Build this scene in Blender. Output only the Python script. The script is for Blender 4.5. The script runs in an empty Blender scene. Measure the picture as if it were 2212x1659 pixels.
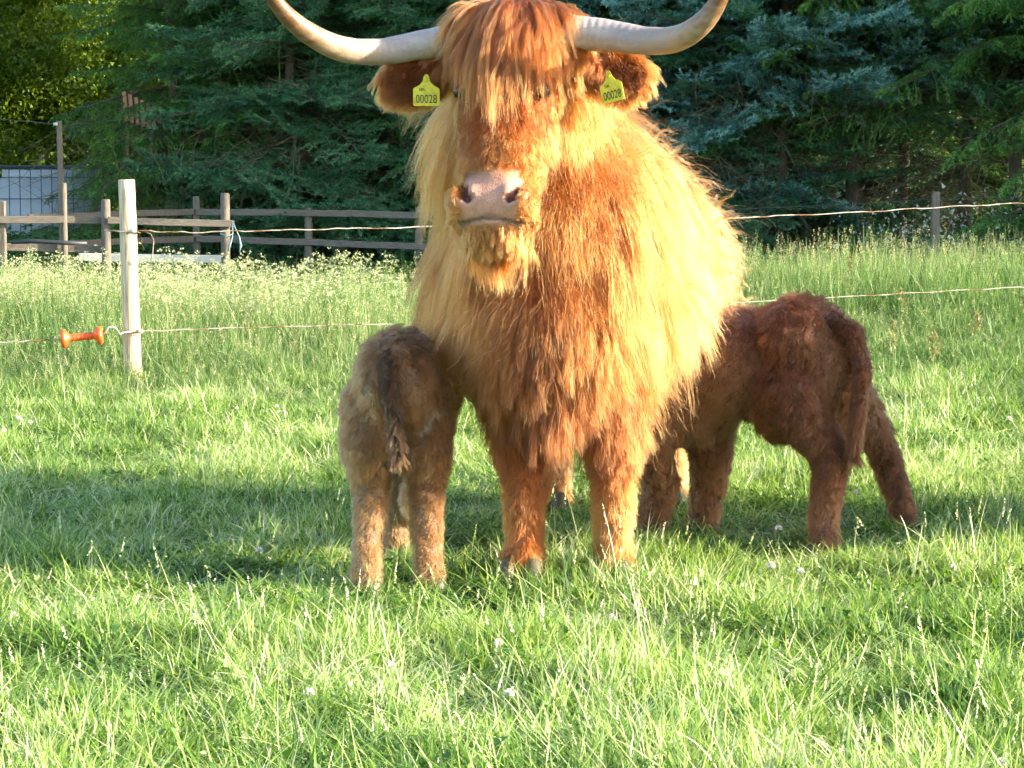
import bpy, bmesh, math, random
import numpy as np
from mathutils import Vector, Matrix, Euler
from mathutils.bvhtree import BVHTree
from mathutils import noise as mnoise

random.seed(7); rng = np.random.default_rng(7)
SC = bpy.context.scene
COL = SC.collection

# ------------------------------------------------------------ camera
F = 4752.0; CX = 1106.0; CY = 829.5; HOR = 400.0        # photograph measured on a 2212 px wide grid
PITCH = math.atan((CY - HOR) / F)
cam = bpy.data.cameras.new('camera'); camo = bpy.data.objects.new('camera', cam); COL.objects.link(camo)
camo.location = (0, 0, 1.0); camo.rotation_euler = (math.pi/2 - PITCH, 0, 0)
cam.sensor_width = 36; cam.lens = 36 * F / 2212.0; cam.clip_end = 600; cam.clip_start = 0.05
SC.camera = camo

# ------------------------------------------------------------ sky, sun, exposure
SUN_EL = math.radians(19); SUN_AZ = math.radians(-8)     # azimuth measured from +X towards +Y
w = bpy.data.worlds.new('World'); SC.world = w; w.use_nodes = True
nt = w.node_tree; bg = nt.nodes['Background']
sky = nt.nodes.new('ShaderNodeTexSky'); sky.sky_type = 'NISHITA'; sky.sun_disc = False
sky.sun_elevation = SUN_EL; sky.sun_rotation = math.radians(90) - SUN_AZ
sky.air_density = 1.0; sky.dust_density = 1.0; sky.ozone_density = 1.0
nt.links.new(sky.outputs[0], bg.inputs[0]); bg.inputs[1].default_value = 0.15
sd = bpy.data.lights.new('sun', 'SUN'); sd.energy = 5.0; sd.angle = math.radians(0.6); sd.color = (1.0, 0.86, 0.66)
so = bpy.data.objects.new('sun', sd); COL.objects.link(so)
sdir = Vector((math.cos(SUN_EL)*math.cos(SUN_AZ), math.cos(SUN_EL)*math.sin(SUN_AZ), math.sin(SUN_EL)))
so.rotation_euler = sdir.to_track_quat('Z', 'Y').to_euler(); so.location = (12, -4, 6)
SC.view_settings.view_transform = 'Standard'; SC.view_settings.look = 'None'
SC.view_settings.exposure = 1.95; SC.view_settings.gamma = 1
SC.render.engine = 'CYCLES'
SC.cycles.use_denoising = True
SC.cycles.use_adaptive_sampling = True; SC.cycles.adaptive_threshold = 0.04; SC.cycles.adaptive_min_samples = 16
SC.cycles.max_bounces = 6; SC.cycles.transparent_max_bounces = 4
SC.cycles.diffuse_bounces = 2; SC.cycles.glossy_bounces = 2; SC.cycles.transmission_bounces = 5

def P(px, py, Y):
    """world point at depth Y seen at (px, py) of the photograph (2212 px wide grid)"""
    u = (px - CX) / F; v = (CY - py) / F
    c, s = math.cos(PITCH), math.sin(PITCH)
    d = Vector((u, c + v*s, -s + v*c)); k = Y / d.y
    return Vector((d.x*k, Y, 1.0 + d.z*k))

def gz(x, y):
    r = 0.0102 * np.clip(x, 0, 6) * np.clip(y - 8, 0, 7)
    return np.minimum(r, 0.45) + 0.012*np.sin(x*1.7+y*.9)*np.clip((y-1)*.3, 0, 1)

# ------------------------------------------------------------ helpers
def tag(o, label=None, cat=None, group=None, kind=None):
    if label: o['label'] = label
    if cat: o['category'] = cat
    if group: o['group'] = group
    if kind: o['kind'] = kind
    return o
def empty(name, loc, rz=0, **k):
    o = bpy.data.objects.new(name, None); COL.objects.link(o); o.location = loc; o.rotation_euler = (0, 0, rz)
    o.empty_display_size = .1
    return tag(o, **k)
def np_mesh(name, V, Fc, mat=None, smooth=False, attrs=None):
    """V (n,3); Fc list of index arrays (m,k)"""
    me = bpy.data.meshes.new(name)
    V = np.asarray(V, np.float32)
    if not isinstance(Fc, (list, tuple)): Fc = [Fc]
    Fc = [np.asarray(f, np.int32) for f in Fc if len(f)]
    me.vertices.add(len(V)); me.vertices.foreach_set('co', V.ravel())
    loops = np.concatenate([f.ravel() for f in Fc]); me.loops.add(len(loops)); me.loops.foreach_set('vertex_index', loops)
    tot = np.concatenate([np.full(len(f), f.shape[1], np.int32) for f in Fc])
    st = np.concatenate([[0], np.cumsum(tot)[:-1]]).astype(np.int32)
    me.polygons.add(len(tot)); me.polygons.foreach_set('loop_start', st)
    me.polygons.foreach_set('use_smooth', np.full(len(tot), smooth, bool))
    if attrs:
        for k, a in attrs.items():
            if a.ndim == 1:
                at = me.attributes.new(k, 'FLOAT', 'POINT'); at.data.foreach_set('value', a.astype(np.float32))
            else:
                at = me.attributes.new(k, 'FLOAT_COLOR', 'POINT'); at.data.foreach_set('color', np.c_[a, np.ones(len(a))].astype(np.float32).ravel())
    if mat: me.materials.append(mat)
    me.update(calc_edges=True); me.validate()
    return me
def link(name, me, parent=None, **k):
    o = bpy.data.objects.new(name, me); COL.objects.link(o)
    if parent is not None: o.parent = parent
    return tag(o, **k)
def tube_arrays(pts, rad, n=8, cap=True):
    pts = np.asarray(pts, float); rad = np.broadcast_to(rad, len(pts)).astype(float)
    m = len(pts); V = []; Q = []
    up = np.array([0.03, 0.07, 1.0]); 
    if abs((pts[-1]-pts[0])[2]) > .8*np.linalg.norm(pts[-1]-pts[0]): up = np.array([1.0, .05, .03])
    for i in range(m):
        t = pts[min(i+1, m-1)] - pts[max(i-1, 0)]; t /= np.linalg.norm(t)+1e-9
        a = np.cross(t, up); a /= np.linalg.norm(a)+1e-9; b = np.cross(t, a)
        th = np.arange(n)*2*np.pi/n
        V.append(pts[i] + rad[i]*(np.cos(th)[:, None]*a + np.sin(th)[:, None]*b))
    V = np.concatenate(V)
    for i in range(m-1):
        j = np.arange(n); k = (j+1) % n
        Q.append(np.stack([i*n+j, i*n+k, (i+1)*n+k, (i+1)*n+j], 1))
    Q = np.concatenate(Q); T = np.zeros((0, 3), int)
    if cap:
        V = np.concatenate([V, pts[:1], pts[-1:]]); c0, c1 = m*n, m*n+1
        j = np.arange(n); k = (j+1) % n
        T = np.concatenate([np.stack([k, j, np.full(n, c0)], 1), np.stack([(m-1)*n+j, (m-1)*n+k, np.full(n, c1)], 1)])
    return V, Q, T
def merge(parts):
    V = []; Q = []; T = []; o = 0
    for v, q, t in parts:
        V.append(v); 
        if len(q): Q.append(q+o)
        if len(t): T.append(t+o)
        o += len(v)
    return np.concatenate(V), (np.concatenate(Q) if Q else np.zeros((0, 4), int)), (np.concatenate(T) if T else np.zeros((0, 3), int))
def tube(name, pts, rad, mat, parent=None, n=8, **k):
    V, Q, T = tube_arrays(pts, rad, n)
    return link(name, np_mesh(name, V, [Q, T], mat, True), parent, **k)
def beam(name, a, b, wid, hgt, mat, parent=None, bev=.004, rough=0.0):
    """bevelled plank from a to b, hgt vertical, wid across"""
    a = Vector(a); b = Vector(b); L = (b-a).length
    bm = bmesh.new(); bmesh.ops.create_cube(bm, size=1)
    bmesh.ops.scale(bm, vec=(L, wid, hgt), verts=bm.verts)
    if rough:
        es = [e for e in bm.edges if abs((e.verts[0].co-e.verts[1].co).x) > L*.5]
        bmesh.ops.subdivide_edges(bm, edges=es, cuts=7)
    bmesh.ops.bevel(bm, geom=[e for e in bm.edges if len(e.link_faces) == 2 and e.calc_face_angle(0) > .5], offset=bev, segments=1, affect='EDGES')
    if rough:
        for v in bm.verts:
            v.co.z += rough*mnoise.noise(Vector((v.co.x*1.3, L*7, 0)))*2; v.co.y += rough*mnoise.noise(Vector((v.co.x*1.1, L*3, 9)))
    q = (b-a).to_track_quat('X', 'Z'); M = Matrix.Translation((a+b)/2) @ q.to_matrix().to_4x4()
    bm.transform(M); me = bpy.data.meshes.new(name); bm.to_mesh(me); bm.free(); me.materials.append(mat)
    return link(name, me, parent)

# ------------------------------------------------------------ materials
def mat(name):
    m = bpy.data.materials.new(name); m.use_nodes = True; n = m.node_tree.nodes
    return m, m.node_tree, n['Principled BSDF']
def ramp(nt, fac, stops):
    r = nt.nodes.new('ShaderNodeValToRGB'); e = r.color_ramp.elements
    while len(e) < len(stops): e.new(.5)
    for x, (p, c) in zip(e, stops): x.position = p; x.color = (*c, 1)
    nt.links.new(fac, r.inputs[0]); return r.outputs[0]
def noise_tex(nt, scale, detail=3, coord='Object', stretch=None, rough=.5):
    tc = nt.nodes.new('ShaderNodeTexCoord'); n = nt.nodes.new('ShaderNodeTexNoise')
    n.inputs['Scale'].default_value = scale; n.inputs['Detail'].default_value = detail; n.inputs['Roughness'].default_value = rough
    src = tc.outputs[coord]
    if stretch:
        mp = nt.nodes.new('ShaderNodeMapping'); mp.inputs['Scale'].default_value = stretch
        nt.links.new(src, mp.inputs[0]); src = mp.outputs[0]
    nt.links.new(src, n.inputs['Vector']); return n.outputs[0]
def bump(nt, b, h, s, d=.01):
    bn = nt.nodes.new('ShaderNodeBump'); bn.inputs['Strength'].default_value = s; bn.inputs['Distance'].default_value = d
    nt.links.new(h, bn.inputs['Height']); nt.links.new(bn.outputs[0], b.inputs['Normal'])
def attr(nt, name, typ='GEOMETRY'):
    a = nt.nodes.new('ShaderNodeAttribute'); a.attribute_name = name; a.attribute_type = typ; return a
def math_(nt, op, a, b=None, clamp=False):
    n = nt.nodes.new('ShaderNodeMath'); n.operation = op; n.use_clamp = clamp
    for i, x in enumerate((a, b)):
        if x is None: continue
        if isinstance(x, (int, float)): n.inputs[i].default_value = x
        else: nt.links.new(x, n.inputs[i])
    return n.outputs[0]

def wood_mat(name, c0, c1, stretch, sc=14):
    m, t, b = mat(name)
    f = noise_tex(t, sc, 5, 'Object', stretch, .6)
    t.links.new(ramp(t, f, [(.3, c0), (.7, c1)]), b.inputs['Base Color']); b.inputs['Roughness'].default_value = .8
    bump(t, b, f, .5, .006); return m
M_post = wood_mat('pale_peeled_wood', (.30, .20, .11), (.78, .68, .50), (9, 9, .5))
M_rail = wood_mat('weathered_rail', (.09, .078, .062), (.19, .165, .135), (.6, 6, 8))
M_rpost = wood_mat('weathered_post', (.09, .078, .06), (.19, .16, .125), (8, 8, .8))
M_bark = wood_mat('spruce_bark', (.07, .055, .035), (.17, .14, .09), (5, 5, 1.4), 10)
M_dead = wood_mat('dead_twigs', (.08, .07, .035), (.2, .17, .09), (2, 2, 2), 6)
M_slat = wood_mat('red_stained_slat', (.30, .12, .07), (.5, .26, .17), (6, 6, 1))
M_white, t_, b_ = mat('pale_board'); b_.inputs['Base Color'].default_value = (.5, .52, .5, 1); b_.inputs['Roughness'].default_value = .7
M_wire, t_, b_ = mat('fence_wire'); b_.inputs['Roughness'].default_value = .5
t_.links.new(ramp(t_, noise_tex(t_, 9, 3), [(.42, (.16, .075, .03)), (.52, (.36, .33, .28)), (.8, (.5, .48, .43))]), b_.inputs['Base Color'])
M_orange, t_, b_ = mat('orange_plastic'); b_.inputs['Base Color'].default_value = (.85, .12, .02, 1); b_.inputs['Roughness'].default_value = .4
b_.inputs['Subsurface Weight'].default_value = .15; b_.inputs['Subsurface Radius'].default_value = (.02, .006, .003)
M_iron, t_, b_ = mat('galvanised'); b_.inputs['Base Color'].default_value = (.45, .45, .43, 1); b_.inputs['Metallic'].default_value = .7; b_.inputs['Roughness'].default_value = .45
M_cage, t_, b_ = mat('cage_bar'); b_.inputs['Base Color'].default_value = (.06, .07, .08, 1); b_.inputs['Roughness'].default_value = .6
M_tank, t_, b_ = mat('milky_tank'); b_.inputs['Base Color'].default_value = (.40, .44, .46, 1); b_.inputs['Roughness'].default_value = .35
M_cord, t_, b_ = mat('pale_blue_cord'); b_.inputs['Base Color'].default_value = (.2, .3, .31, 1); b_.inputs['Roughness'].default_value = .8
M_hose, t_, b_ = mat('dark_hose'); b_.inputs['Base Color'].default_value = (.03, .035, .04, 1); b_.inputs['Roughness'].default_value = .5
M_rust, t_, b_ = mat('rusty_iron'); b_.inputs['Base Color'].default_value = (.16, .06, .04, 1); b_.inputs['Roughness'].default_value = .8

def leaf_mat(name, dark, mid, pale, straw, trans=.35, rough=.45, spec=.35, nscale=.9, amp=.55):
    """attribute h: 0..1 colour place of the blade; instance random and a slow noise over the ground shift it"""
    m, t, b = mat(name)
    h = attr(t, 'h').outputs['Fac']
    oi = t.nodes.new('ShaderNodeObjectInfo')
    g = t.nodes.new('ShaderNodeNewGeometry')
    n = t.nodes.new('ShaderNodeTexNoise'); n.inputs['Scale'].default_value = nscale; n.inputs['Detail'].default_value = 3
    t.links.new(g.outputs['Position'], n.inputs['Vector'])
    s = math_(t, 'ADD', h, math_(t, 'MULTIPLY', math_(t, 'SUBTRACT', oi.outputs['Random'], .5), .22))
    s = math_(t, 'ADD', s, math_(t, 'MULTIPLY', math_(t, 'SUBTRACT', n.outputs[0], .5), amp), True)
    c = ramp(t, s, [(0, dark), (.42, mid), (.74, pale), (.95, straw)])
    t.links.new(c, b.inputs['Base Color']); b.inputs['Roughness'].default_value = rough
    b.inputs['Specular IOR Level'].default_value = spec
    tr = t.nodes.new('ShaderNodeBsdfTranslucent'); hs = t.nodes.new('ShaderNodeHueSaturation')
    hs.inputs['Saturation'].default_value = 1.15; hs.inputs['Value'].default_value = 1.25; hs.inputs['Hue'].default_value = .49
    t.links.new(c, hs.inputs['Color']); t.links.new(hs.outputs[0], tr.inputs[0])
    mx = t.nodes.new('ShaderNodeMixShader'); mx.inputs[0].default_value = trans
    t.links.new(b.outputs[0], mx.inputs[1]); t.links.new(tr.outputs[0], mx.inputs[2])
    t.links.new(mx.outputs[0], t.nodes['Material Output'].inputs[0]); return m
M_grass = leaf_mat('meadow_grass', (.045, .13, .025), (.22, .37, .07), (.46, .57, .21), (.70, .72, .48), .4, .35, .6, 1.6, 1.1)
M_tall = leaf_mat('tall_meadow_grass', (.05, .13, .03), (.12, .24, .06), (.27, .38, .14), (.50, .48, .26), .4, .45, .4, .6)
M_weed = leaf_mat('flowering_weeds', (.05, .14, .03), (.13, .25, .06), (.28, .36, .14), (.52, .56, .33), .35, .5, .3, .6)
M_under = leaf_mat('undergrowth', (.02, .07, .018), (.04, .12, .025), (.08, .18, .04), (.5, .52, .45), .3, .5, .3, .5)
M_norway = leaf_mat('norway_needles', (.006, .03, .005), (.038, .155, .022), (.12, .31, .045), (.22, .42, .08), .2, .45, .4, .5)
M_sitka = leaf_mat('sitka_needles', (.006, .03, .014), (.036, .15, .058), (.095, .26, .105), (.16, .33, .17), .15, .45, .4, .5)
M_blue = leaf_mat('blue_needles', (.012, .05, .04), (.06, .19, .155), (.16, .37, .31), (.32, .54, .46), .12, .45, .4, .5)
M_broad = leaf_mat('broad_leaves', (.04, .09, .012), (.11, .20, .022), (.22, .31, .04), (.36, .40, .08), .45, .5, .4, .35)

M_ground, t_, b_ = mat('soil_and_thatch')
t_.links.new(ramp(t_, noise_tex(t_, 6, 6, 'Object', None, .7), [(.3, (.022, .045, .010)), (.6, (.05, .085, .022)), (.8, (.09, .09, .04))]), b_.inputs['Base Color'])
b_.inputs['Roughness'].default_value = 1
bump(t_, b_, noise_tex(t_, 60, 4), .6, .02)

def hair_mat(name, stops, rough=.35, radial=.6):
    m = bpy.data.materials.new(name); m.use_nodes = True; t = m.node_tree
    for x in list(t.nodes):
        if x.type != 'OUTPUT_MATERIAL': t.nodes.remove(x)
    hb = t.nodes.new('ShaderNodeBsdfHairPrincipled'); hb.model = 'CHIANG'; hb.parametrization = 'COLOR'
    c = ramp(t, attr(t, 'tint').outputs['Fac'], stops)
    t.links.new(c, hb.inputs['Color']); hb.inputs['Roughness'].default_value = rough; hb.inputs['Radial Roughness'].default_value = radial
    hb.inputs['Random Roughness'].default_value = .2
    t.links.new(hb.outputs[0], t.nodes['Material Output'].inputs[0]); return m
M_cowhair = hair_mat('ginger_hair', [(0, (.10, .022, .004)), (.3, (.29, .068, .010)), (.6, (.43, .14, .030)), (1, (.54, .275, .115))])
M_calf1 = hair_mat('mouse_brown_hair', [(0, (.018, .009, .004)), (.4, (.145, .062, .020)), (.75, (.33, .165, .064)), (1, (.50, .31, .16))], .45, .7)
M_calf2 = hair_mat('dark_red_hair', [(0, (.030, .009, .004)), (.4, (.088, .031, .012)), (.75, (.23, .092, .034)), (1, (.46, .25, .12))], .45, .7)
M_skin, t_, b_ = mat('hide'); t_.links.new(attr(t_, 'col').outputs['Color'], b_.inputs['Base Color']); b_.inputs['Roughness'].default_value = .55
b_.inputs['Subsurface Weight'].default_value = .1; b_.inputs['Subsurface Radius'].default_value = (.01, .004, .002)
bump(t_, b_, noise_tex(t_, 230, 3, 'Object'), .8, .003)
M_hoof, t_, b_ = mat('hoof_horn'); b_.inputs['Base Color'].default_value = (.10, .075, .05, 1); b_.inputs['Roughness'].default_value = .5
M_eye, t_, b_ = mat('dark_eye'); b_.inputs['Base Color'].default_value = (.008, .006, .005, 1); b_.inputs['Roughness'].default_value = .08
M_horn, t_, b_ = mat('horn_keratin')
hv = attr(t_, 'h').outputs['Fac']; nz = noise_tex(t_, 9, 6, 'Object', (1, 3, 3), .65)
t_.links.new(ramp(t_, math_(t_, 'ADD', hv, math_(t_, 'MULTIPLY', math_(t_, 'SUBTRACT', nz, .5), .55)), [(.0, (.50, .42, .37)), (.22, (.33, .27, .25)), (.42, (.36, .26, .17)), (.62, (.15, .075, .032)), (1, (.03, .015, .01))]), b_.inputs['Base Color'])
b_.inputs['Roughness'].default_value = .42
rings = math_(t_, 'SINE', math_(t_, 'MULTIPLY', math_(t_, 'ADD', hv, math_(t_, 'MULTIPLY', nz, .03)), 260)); rings = math_(t_, 'MULTIPLY', rings, math_(t_, 'SUBTRACT', .45, hv, True))
bump(t_, b_, math_(t_, 'ADD', math_(t_, 'MULTIPLY', rings, .5), noise_tex(t_, 34, 6, 'Object', (.4, 2, 2), .7)), .6, .004)
M_tag, t_, b_ = mat('yellow_tag_plastic'); b_.inputs['Roughness'].default_value = .5
t_.links.new(ramp(t_, noise_tex(t_, 45, 6, 'Object', None, .75), [(.35, (.42, .34, .03)), (.5, (.72, .62, .03)), (.7, (.80, .72, .05))]), b_.inputs['Base Color'])
M_ink, t_, b_ = mat('black_ink'); b_.inputs['Base Color'].default_value = (.03, .03, .02, 1); b_.inputs['Roughness'].default_value = .6
M_petal, t_, b_ = mat('clover_petal'); b_.inputs['Base Color'].default_value = (.78, .72, .68, 1); b_.inputs['Roughness'].default_value = .6
M_stem, t_, b_ = mat('green_stem'); b_.inputs['Base Color'].default_value = (.12, .22, .05, 1); b_.inputs['Roughness'].default_value = .6
M_dock = leaf_mat('dock_seed', (.10, .14, .04), (.2, .2, .07), (.34, .27, .12), (.5, .38, .2), .3)

# ------------------------------------------------------------ ground
xs = np.concatenate([np.linspace(-150, -12, 12), np.linspace(-10, 10, 81), np.linspace(12, 150, 12)])
ys = np.concatenate([np.linspace(-60, 0, 8), np.linspace(1, 20, 77), np.linspace(22, 200, 16)])
X, Y = np.meshgrid(xs, ys); Z = gz(X, Y)
nx, ny = len(xs), len(ys); I = np.arange(nx*ny).reshape(ny, nx)
Q = np.stack([I[:-1, :-1].ravel(), I[:-1, 1:].ravel(), I[1:, 1:].ravel(), I[1:, :-1].ravel()], 1)
link('ground', np_mesh('ground', np.stack([X, Y, Z], -1).reshape(-1, 3), Q, M_ground, True), kind='structure')

# ------------------------------------------------------------ instanced scatter (for uncountable growth only)
def source_coll(name, meshes):
    c = bpy.data.collections.new(name)
    for i, me in enumerate(meshes):
        o = bpy.data.objects.new('%s_%02d' % (name, i), me); c.objects.link(o)
    return c
_sg = {}
def scatter(name, coll, pts, rot, sc, idx, parent=None, **k):
    me = bpy.data.meshes.new(name); me.vertices.add(len(pts)); me.vertices.foreach_set('co', np.asarray(pts, np.float32).ravel())
    a = me.attributes.new('rt', 'FLOAT_VECTOR', 'POINT'); a.data.foreach_set('vector', np.asarray(rot, np.float32).ravel())
    sc = np.asarray(sc, np.float32)
    if sc.ndim == 1: sc = np.repeat(sc[:, None], 3, 1)
    a = me.attributes.new('sc', 'FLOAT_VECTOR', 'POINT'); a.data.foreach_set('vector', sc.ravel())
    a = me.attributes.new('vi', 'INT', 'POINT'); a.data.foreach_set('value', np.asarray(idx, np.int32))
    o = link(name, me, parent, **k)
    if coll.name not in _sg:
        g = bpy.data.node_groups.new('scatter_'+coll.name, 'GeometryNodeTree')
        g.interface.new_socket('Geometry', in_out='INPUT', socket_type='NodeSocketGeometry')
        g.interface.new_socket('Geometry', in_out='OUTPUT', socket_type='NodeSocketGeometry')
        gi = g.nodes.new('NodeGroupInput'); go = g.nodes.new('NodeGroupOutput')
        ip = g.nodes.new('GeometryNodeInstanceOnPoints'); ci = g.nodes.new('GeometryNodeCollectionInfo')
        ci.inputs['Collection'].default_value = coll; ci.inputs['Separate Children'].default_value = True; ci.inputs['Reset Children'].default_value = True
        def na(nm, ty):
            n = g.nodes.new('GeometryNodeInputNamedAttribute'); n.data_type = ty; n.inputs['Name'].default_value = nm
            return n.outputs['Attribute']
        e2r = g.nodes.new('FunctionNodeEulerToRotation')
        g.links.new(na('rt', 'FLOAT_VECTOR'), e2r.inputs[0])
        g.links.new(gi.outputs[0], ip.inputs['Points']); g.links.new(ci.outputs[0], ip.inputs['Instance'])
        ip.inputs['Pick Instance'].default_value = True
        g.links.new(na('vi', 'INT'), ip.inputs['Instance Index']); g.links.new(e2r.outputs[0], ip.inputs['Rotation'])
        g.links.new(na('sc', 'FLOAT_VECTOR'), ip.inputs['Scale']); g.links.new(ip.outputs[0], go.inputs[0])
        _sg[coll.name] = g
    md = o.modifiers.new('scatter', 'NODES'); md.node_group = _sg[coll.name]
    return o

def blades(n, R, h0, h1, w0, w1, lean=.5, curve=.6, seg=4, hue=(.0, .6), r=rng, roots=None):
    """curved tapering grass blades: verts, quads, tris, h"""
    if roots is None:
        a = r.uniform(0, 2*np.pi, n); q = R*np.sqrt(r.uniform(0, 1, n)); roots = np.stack([q*np.cos(a), q*np.sin(a), np.zeros(n)], 1)
    H = r.uniform(h0, h1, n); W = r.uniform(w0, w1, n)*.5; d = r.uniform(0, 2*np.pi, n)
    ld = np.stack([np.cos(d), np.sin(d), np.zeros(n)], 1)
    tw = d + np.pi/2 + r.uniform(-.9, .9, n); sd_ = np.stack([np.cos(tw), np.sin(tw), r.uniform(-.15, .15, n)], 1)
    l1 = r.uniform(0, lean, n); c1 = r.uniform(0, curve, n)
    V = np.zeros((n, 2*seg+1, 3)); 
    for s in range(seg+1):
        t = s/seg
        c = roots + ld*(H*(l1*t + c1*t*t))[:, None] + np.array([0, 0, 1.])*(H*(t - .45*c1*t*t))[:, None]
        if s < seg:
            ww = (W*(1-t**1.6)*(.75+.5*t))[:, None]; V[:, 2*s] = c - sd_*ww; V[:, 2*s+1] = c + sd_*ww
        else: V[:, 2*seg] = c
    b = np.arange(n)[:, None]*(2*seg+1)
    Q = np.concatenate([b + np.array([2*s, 2*s+1, 2*s+3, 2*s+2]) for s in range(seg-1)])
    T = b + np.array([2*seg-2, 2*seg-1, 2*seg])
    h = np.repeat(r.uniform(hue[0], hue[1], n), 2*seg+1)
    return V.reshape(-1, 3), Q, T, h, roots + ld*(H*(l1+c1))[:, None] + np.array([0, 0, 1.])*(H*(1-.45*c1))[:, None]
def shards(c, size, hue, r=rng, vert=0.0):
    """little random triangles around centres c"""
    n = len(c); a = r.normal(size=(n, 3)); a[:, 2] += vert; a /= np.linalg.norm(a, axis=1)[:, None]
    b = np.cross(a, r.normal(size=(n, 3))); b /= np.linalg.norm(b, axis=1)[:, None]
    s = size*r.uniform(.6, 1.3, n)[:, None]
    V = np.stack([c - b*s*.5, c + b*s*.5, c + a*s*1.3], 1).reshape(-1, 3)
    return V, np.zeros((0, 4), int), np.arange(3*n).reshape(n, 3), np.full(3*n, hue)
def join_h(parts, name, m, smooth=False):
    V, Q, T = merge([(p[0], p[1], p[2]) for p in parts]); h = np.concatenate([p[3] for p in parts])
    return np_mesh(name, V, [Q, T], m, smooth, {'h': h})

def turf(i):
    r = np.random.default_rng(100+i); ps = []
    ps.append(blades(46, .075, .035, .10, .0035, .0065, 1.0, .9, 4, (.1, .78), r)[:4])
    ps.append(blades(12, .08, .06, .12, .003, .005, .6, .9, 4, (.25, .75), r)[:4])
    ps.append(blades(6, .08, .05, .11, .002, .0045, 1., .5, 3, (.8, 1.), r)[:4])
    a_ = r.uniform(0, 6.28, 34); q_ = .09*np.sqrt(r.uniform(0, 1, 34)); ps.append(shards(np.stack([q_*np.cos(a_), q_*np.sin(a_), r.uniform(.008, .04, 34)], 1), .013, .12, r, -.2))
    if i % 5 == 0:
        b = blades(1, .05, .13, .20, .0022, .003, .5, .5, 5, (.7, 1.), r); ps.append(b[:4])
        for tip in b[4]:
            c = tip + np.outer(r.uniform(-1, .2, 14), np.array([r.uniform(-.015, .015), r.uniform(-.015, .015), .03])); ps.append(shards(c, .004, .9, r, 1.8))
    return join_h(ps, 'turf', M_grass)
def tallg(i):
    r = np.random.default_rng(200+i); ps = []
    ps.append(blades(30, .11, .25, .55, .004, .008, .28, .45, 5, (.1, .75), r)[:4])
    ps.append(blades(14, .11, .12, .3, .004, .007, .6, .8, 4, (.15, .7), r)[:4])
    b = blades(7, .10, .36, .64, .0022, .003, .15, .12, 4, (.55, .95), r); ps.append(b[:4])
    for tip in b[4][:3]:
        k = 14; u = r.uniform(0, 1, k)
        c = tip + np.stack([r.normal(0, .006, k)*u, r.normal(0, .006, k)*u, -u*.09], 1); ps.append(shards(c, .007, r.uniform(.6, 1), r, 1.2))
    if i % 4 == 0:
        b = blades(3, .06, .5, .75, .006, .009, .12, .1, 5, (.5, .75), r); ps.append(b[:4])
    return join_h(ps, 'tall_grass_tuft', M_tall)
def weedg(i):
    r = np.random.default_rng(300+i); ps = []
    ps.append(blades(20, .11, .2, .42, .004, .007, .4, .5, 4, (.1, .55), r)[:4])
    b = blades(7, .11, .40, .66, .003, .004, .18, .15, 5, (.45, .7), r); ps.append(b[:4])
    for tip in b[4]:
        for q in range(r.integers(1, 4)):
            cc = tip + np.array([r.normal(0, .022), r.normal(0, .022), -abs(r.normal(0, .03))])
            c = cc + r.normal(0, .006, (9, 3)); ps.append(shards(c, .008, .98, r, .6))
        k = 14; u = r.uniform(0, 1, k)
        c = tip + np.stack([r.normal(0, .014, k), r.normal(0, .014, k), -.03-u*.15], 1); ps.append(shards(c, .007, .75, r))
    return join_h(ps, 'weed_tuft', M_weed)
def underg(i):
    r = np.random.default_rng(400+i); ps = []
    b = blades(10, .16, .35, .85, .004, .006, .3, .25, 4, (.2, .5), r); ps.append(b[:4])
    for tip in b[4]:
        k = 34; u = r.uniform(0, 1, k)
        c = tip*(1-u[:, None]*.9) + np.stack([r.normal(0, .05, k), r.normal(0, .05, k), r.normal(0, .02, k)], 1)
        ps.append(shards(c, .032, r.uniform(.1, .7), r))
    ps.append(blades(16, .16, .3, .7, .006, .01, .5, .6, 4, (.1, .7), r)[:4])
    return join_h(ps, 'undergrowth_tuft', M_under)
C_turf = source_coll('turf', [turf(i) for i in range(14)])
C_tall = source_coll('tallgrass', [tallg(i) for i in range(12)])
C_weed = source_coll('weeds', [weedg(i) for i in range(10)])
C_under = source_coll('under', [underg(i) for i in range(8)])
def pts_in(n, x0f, x1f, y0, y1, r=rng, pw=1.0):
    u = r.uniform(0, 1, n)**pw; y = y0 + (y1-y0)*u; x0 = np.array([x0f(v) for v in y]); x1 = np.array([x1f(v) for v in y])
    x = x0 + (x1-x0)*r.uniform(0, 1, n); return np.stack([x, y, gz(x, y)], 1)
def vnoise(p, s, o=0.0):
    return np.array([mnoise.noise(Vector((x*s+o, y*s, 3.1))) for x, y in p[:, :2]])
def scat(name, C, nv, p, tilt, s0, s1, r=rng, zs=None, **k):
    n = len(p); rot = np.stack([r.normal(0, tilt, n), r.normal(0, tilt, n), r.uniform(0, 6.28, n)], 1)
    s = r.uniform(s0, s1, n); s = np.stack([s, s, s*(zs if zs is not None else 1)], 1)
    return scatter(name, C, p, rot, s, r.integers(0, nv, n), **k)
half = lambda y: .2326*y
def lo(m): return lambda y: -half(y)-m
def hi(m): return lambda y: half(y)+m
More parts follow.
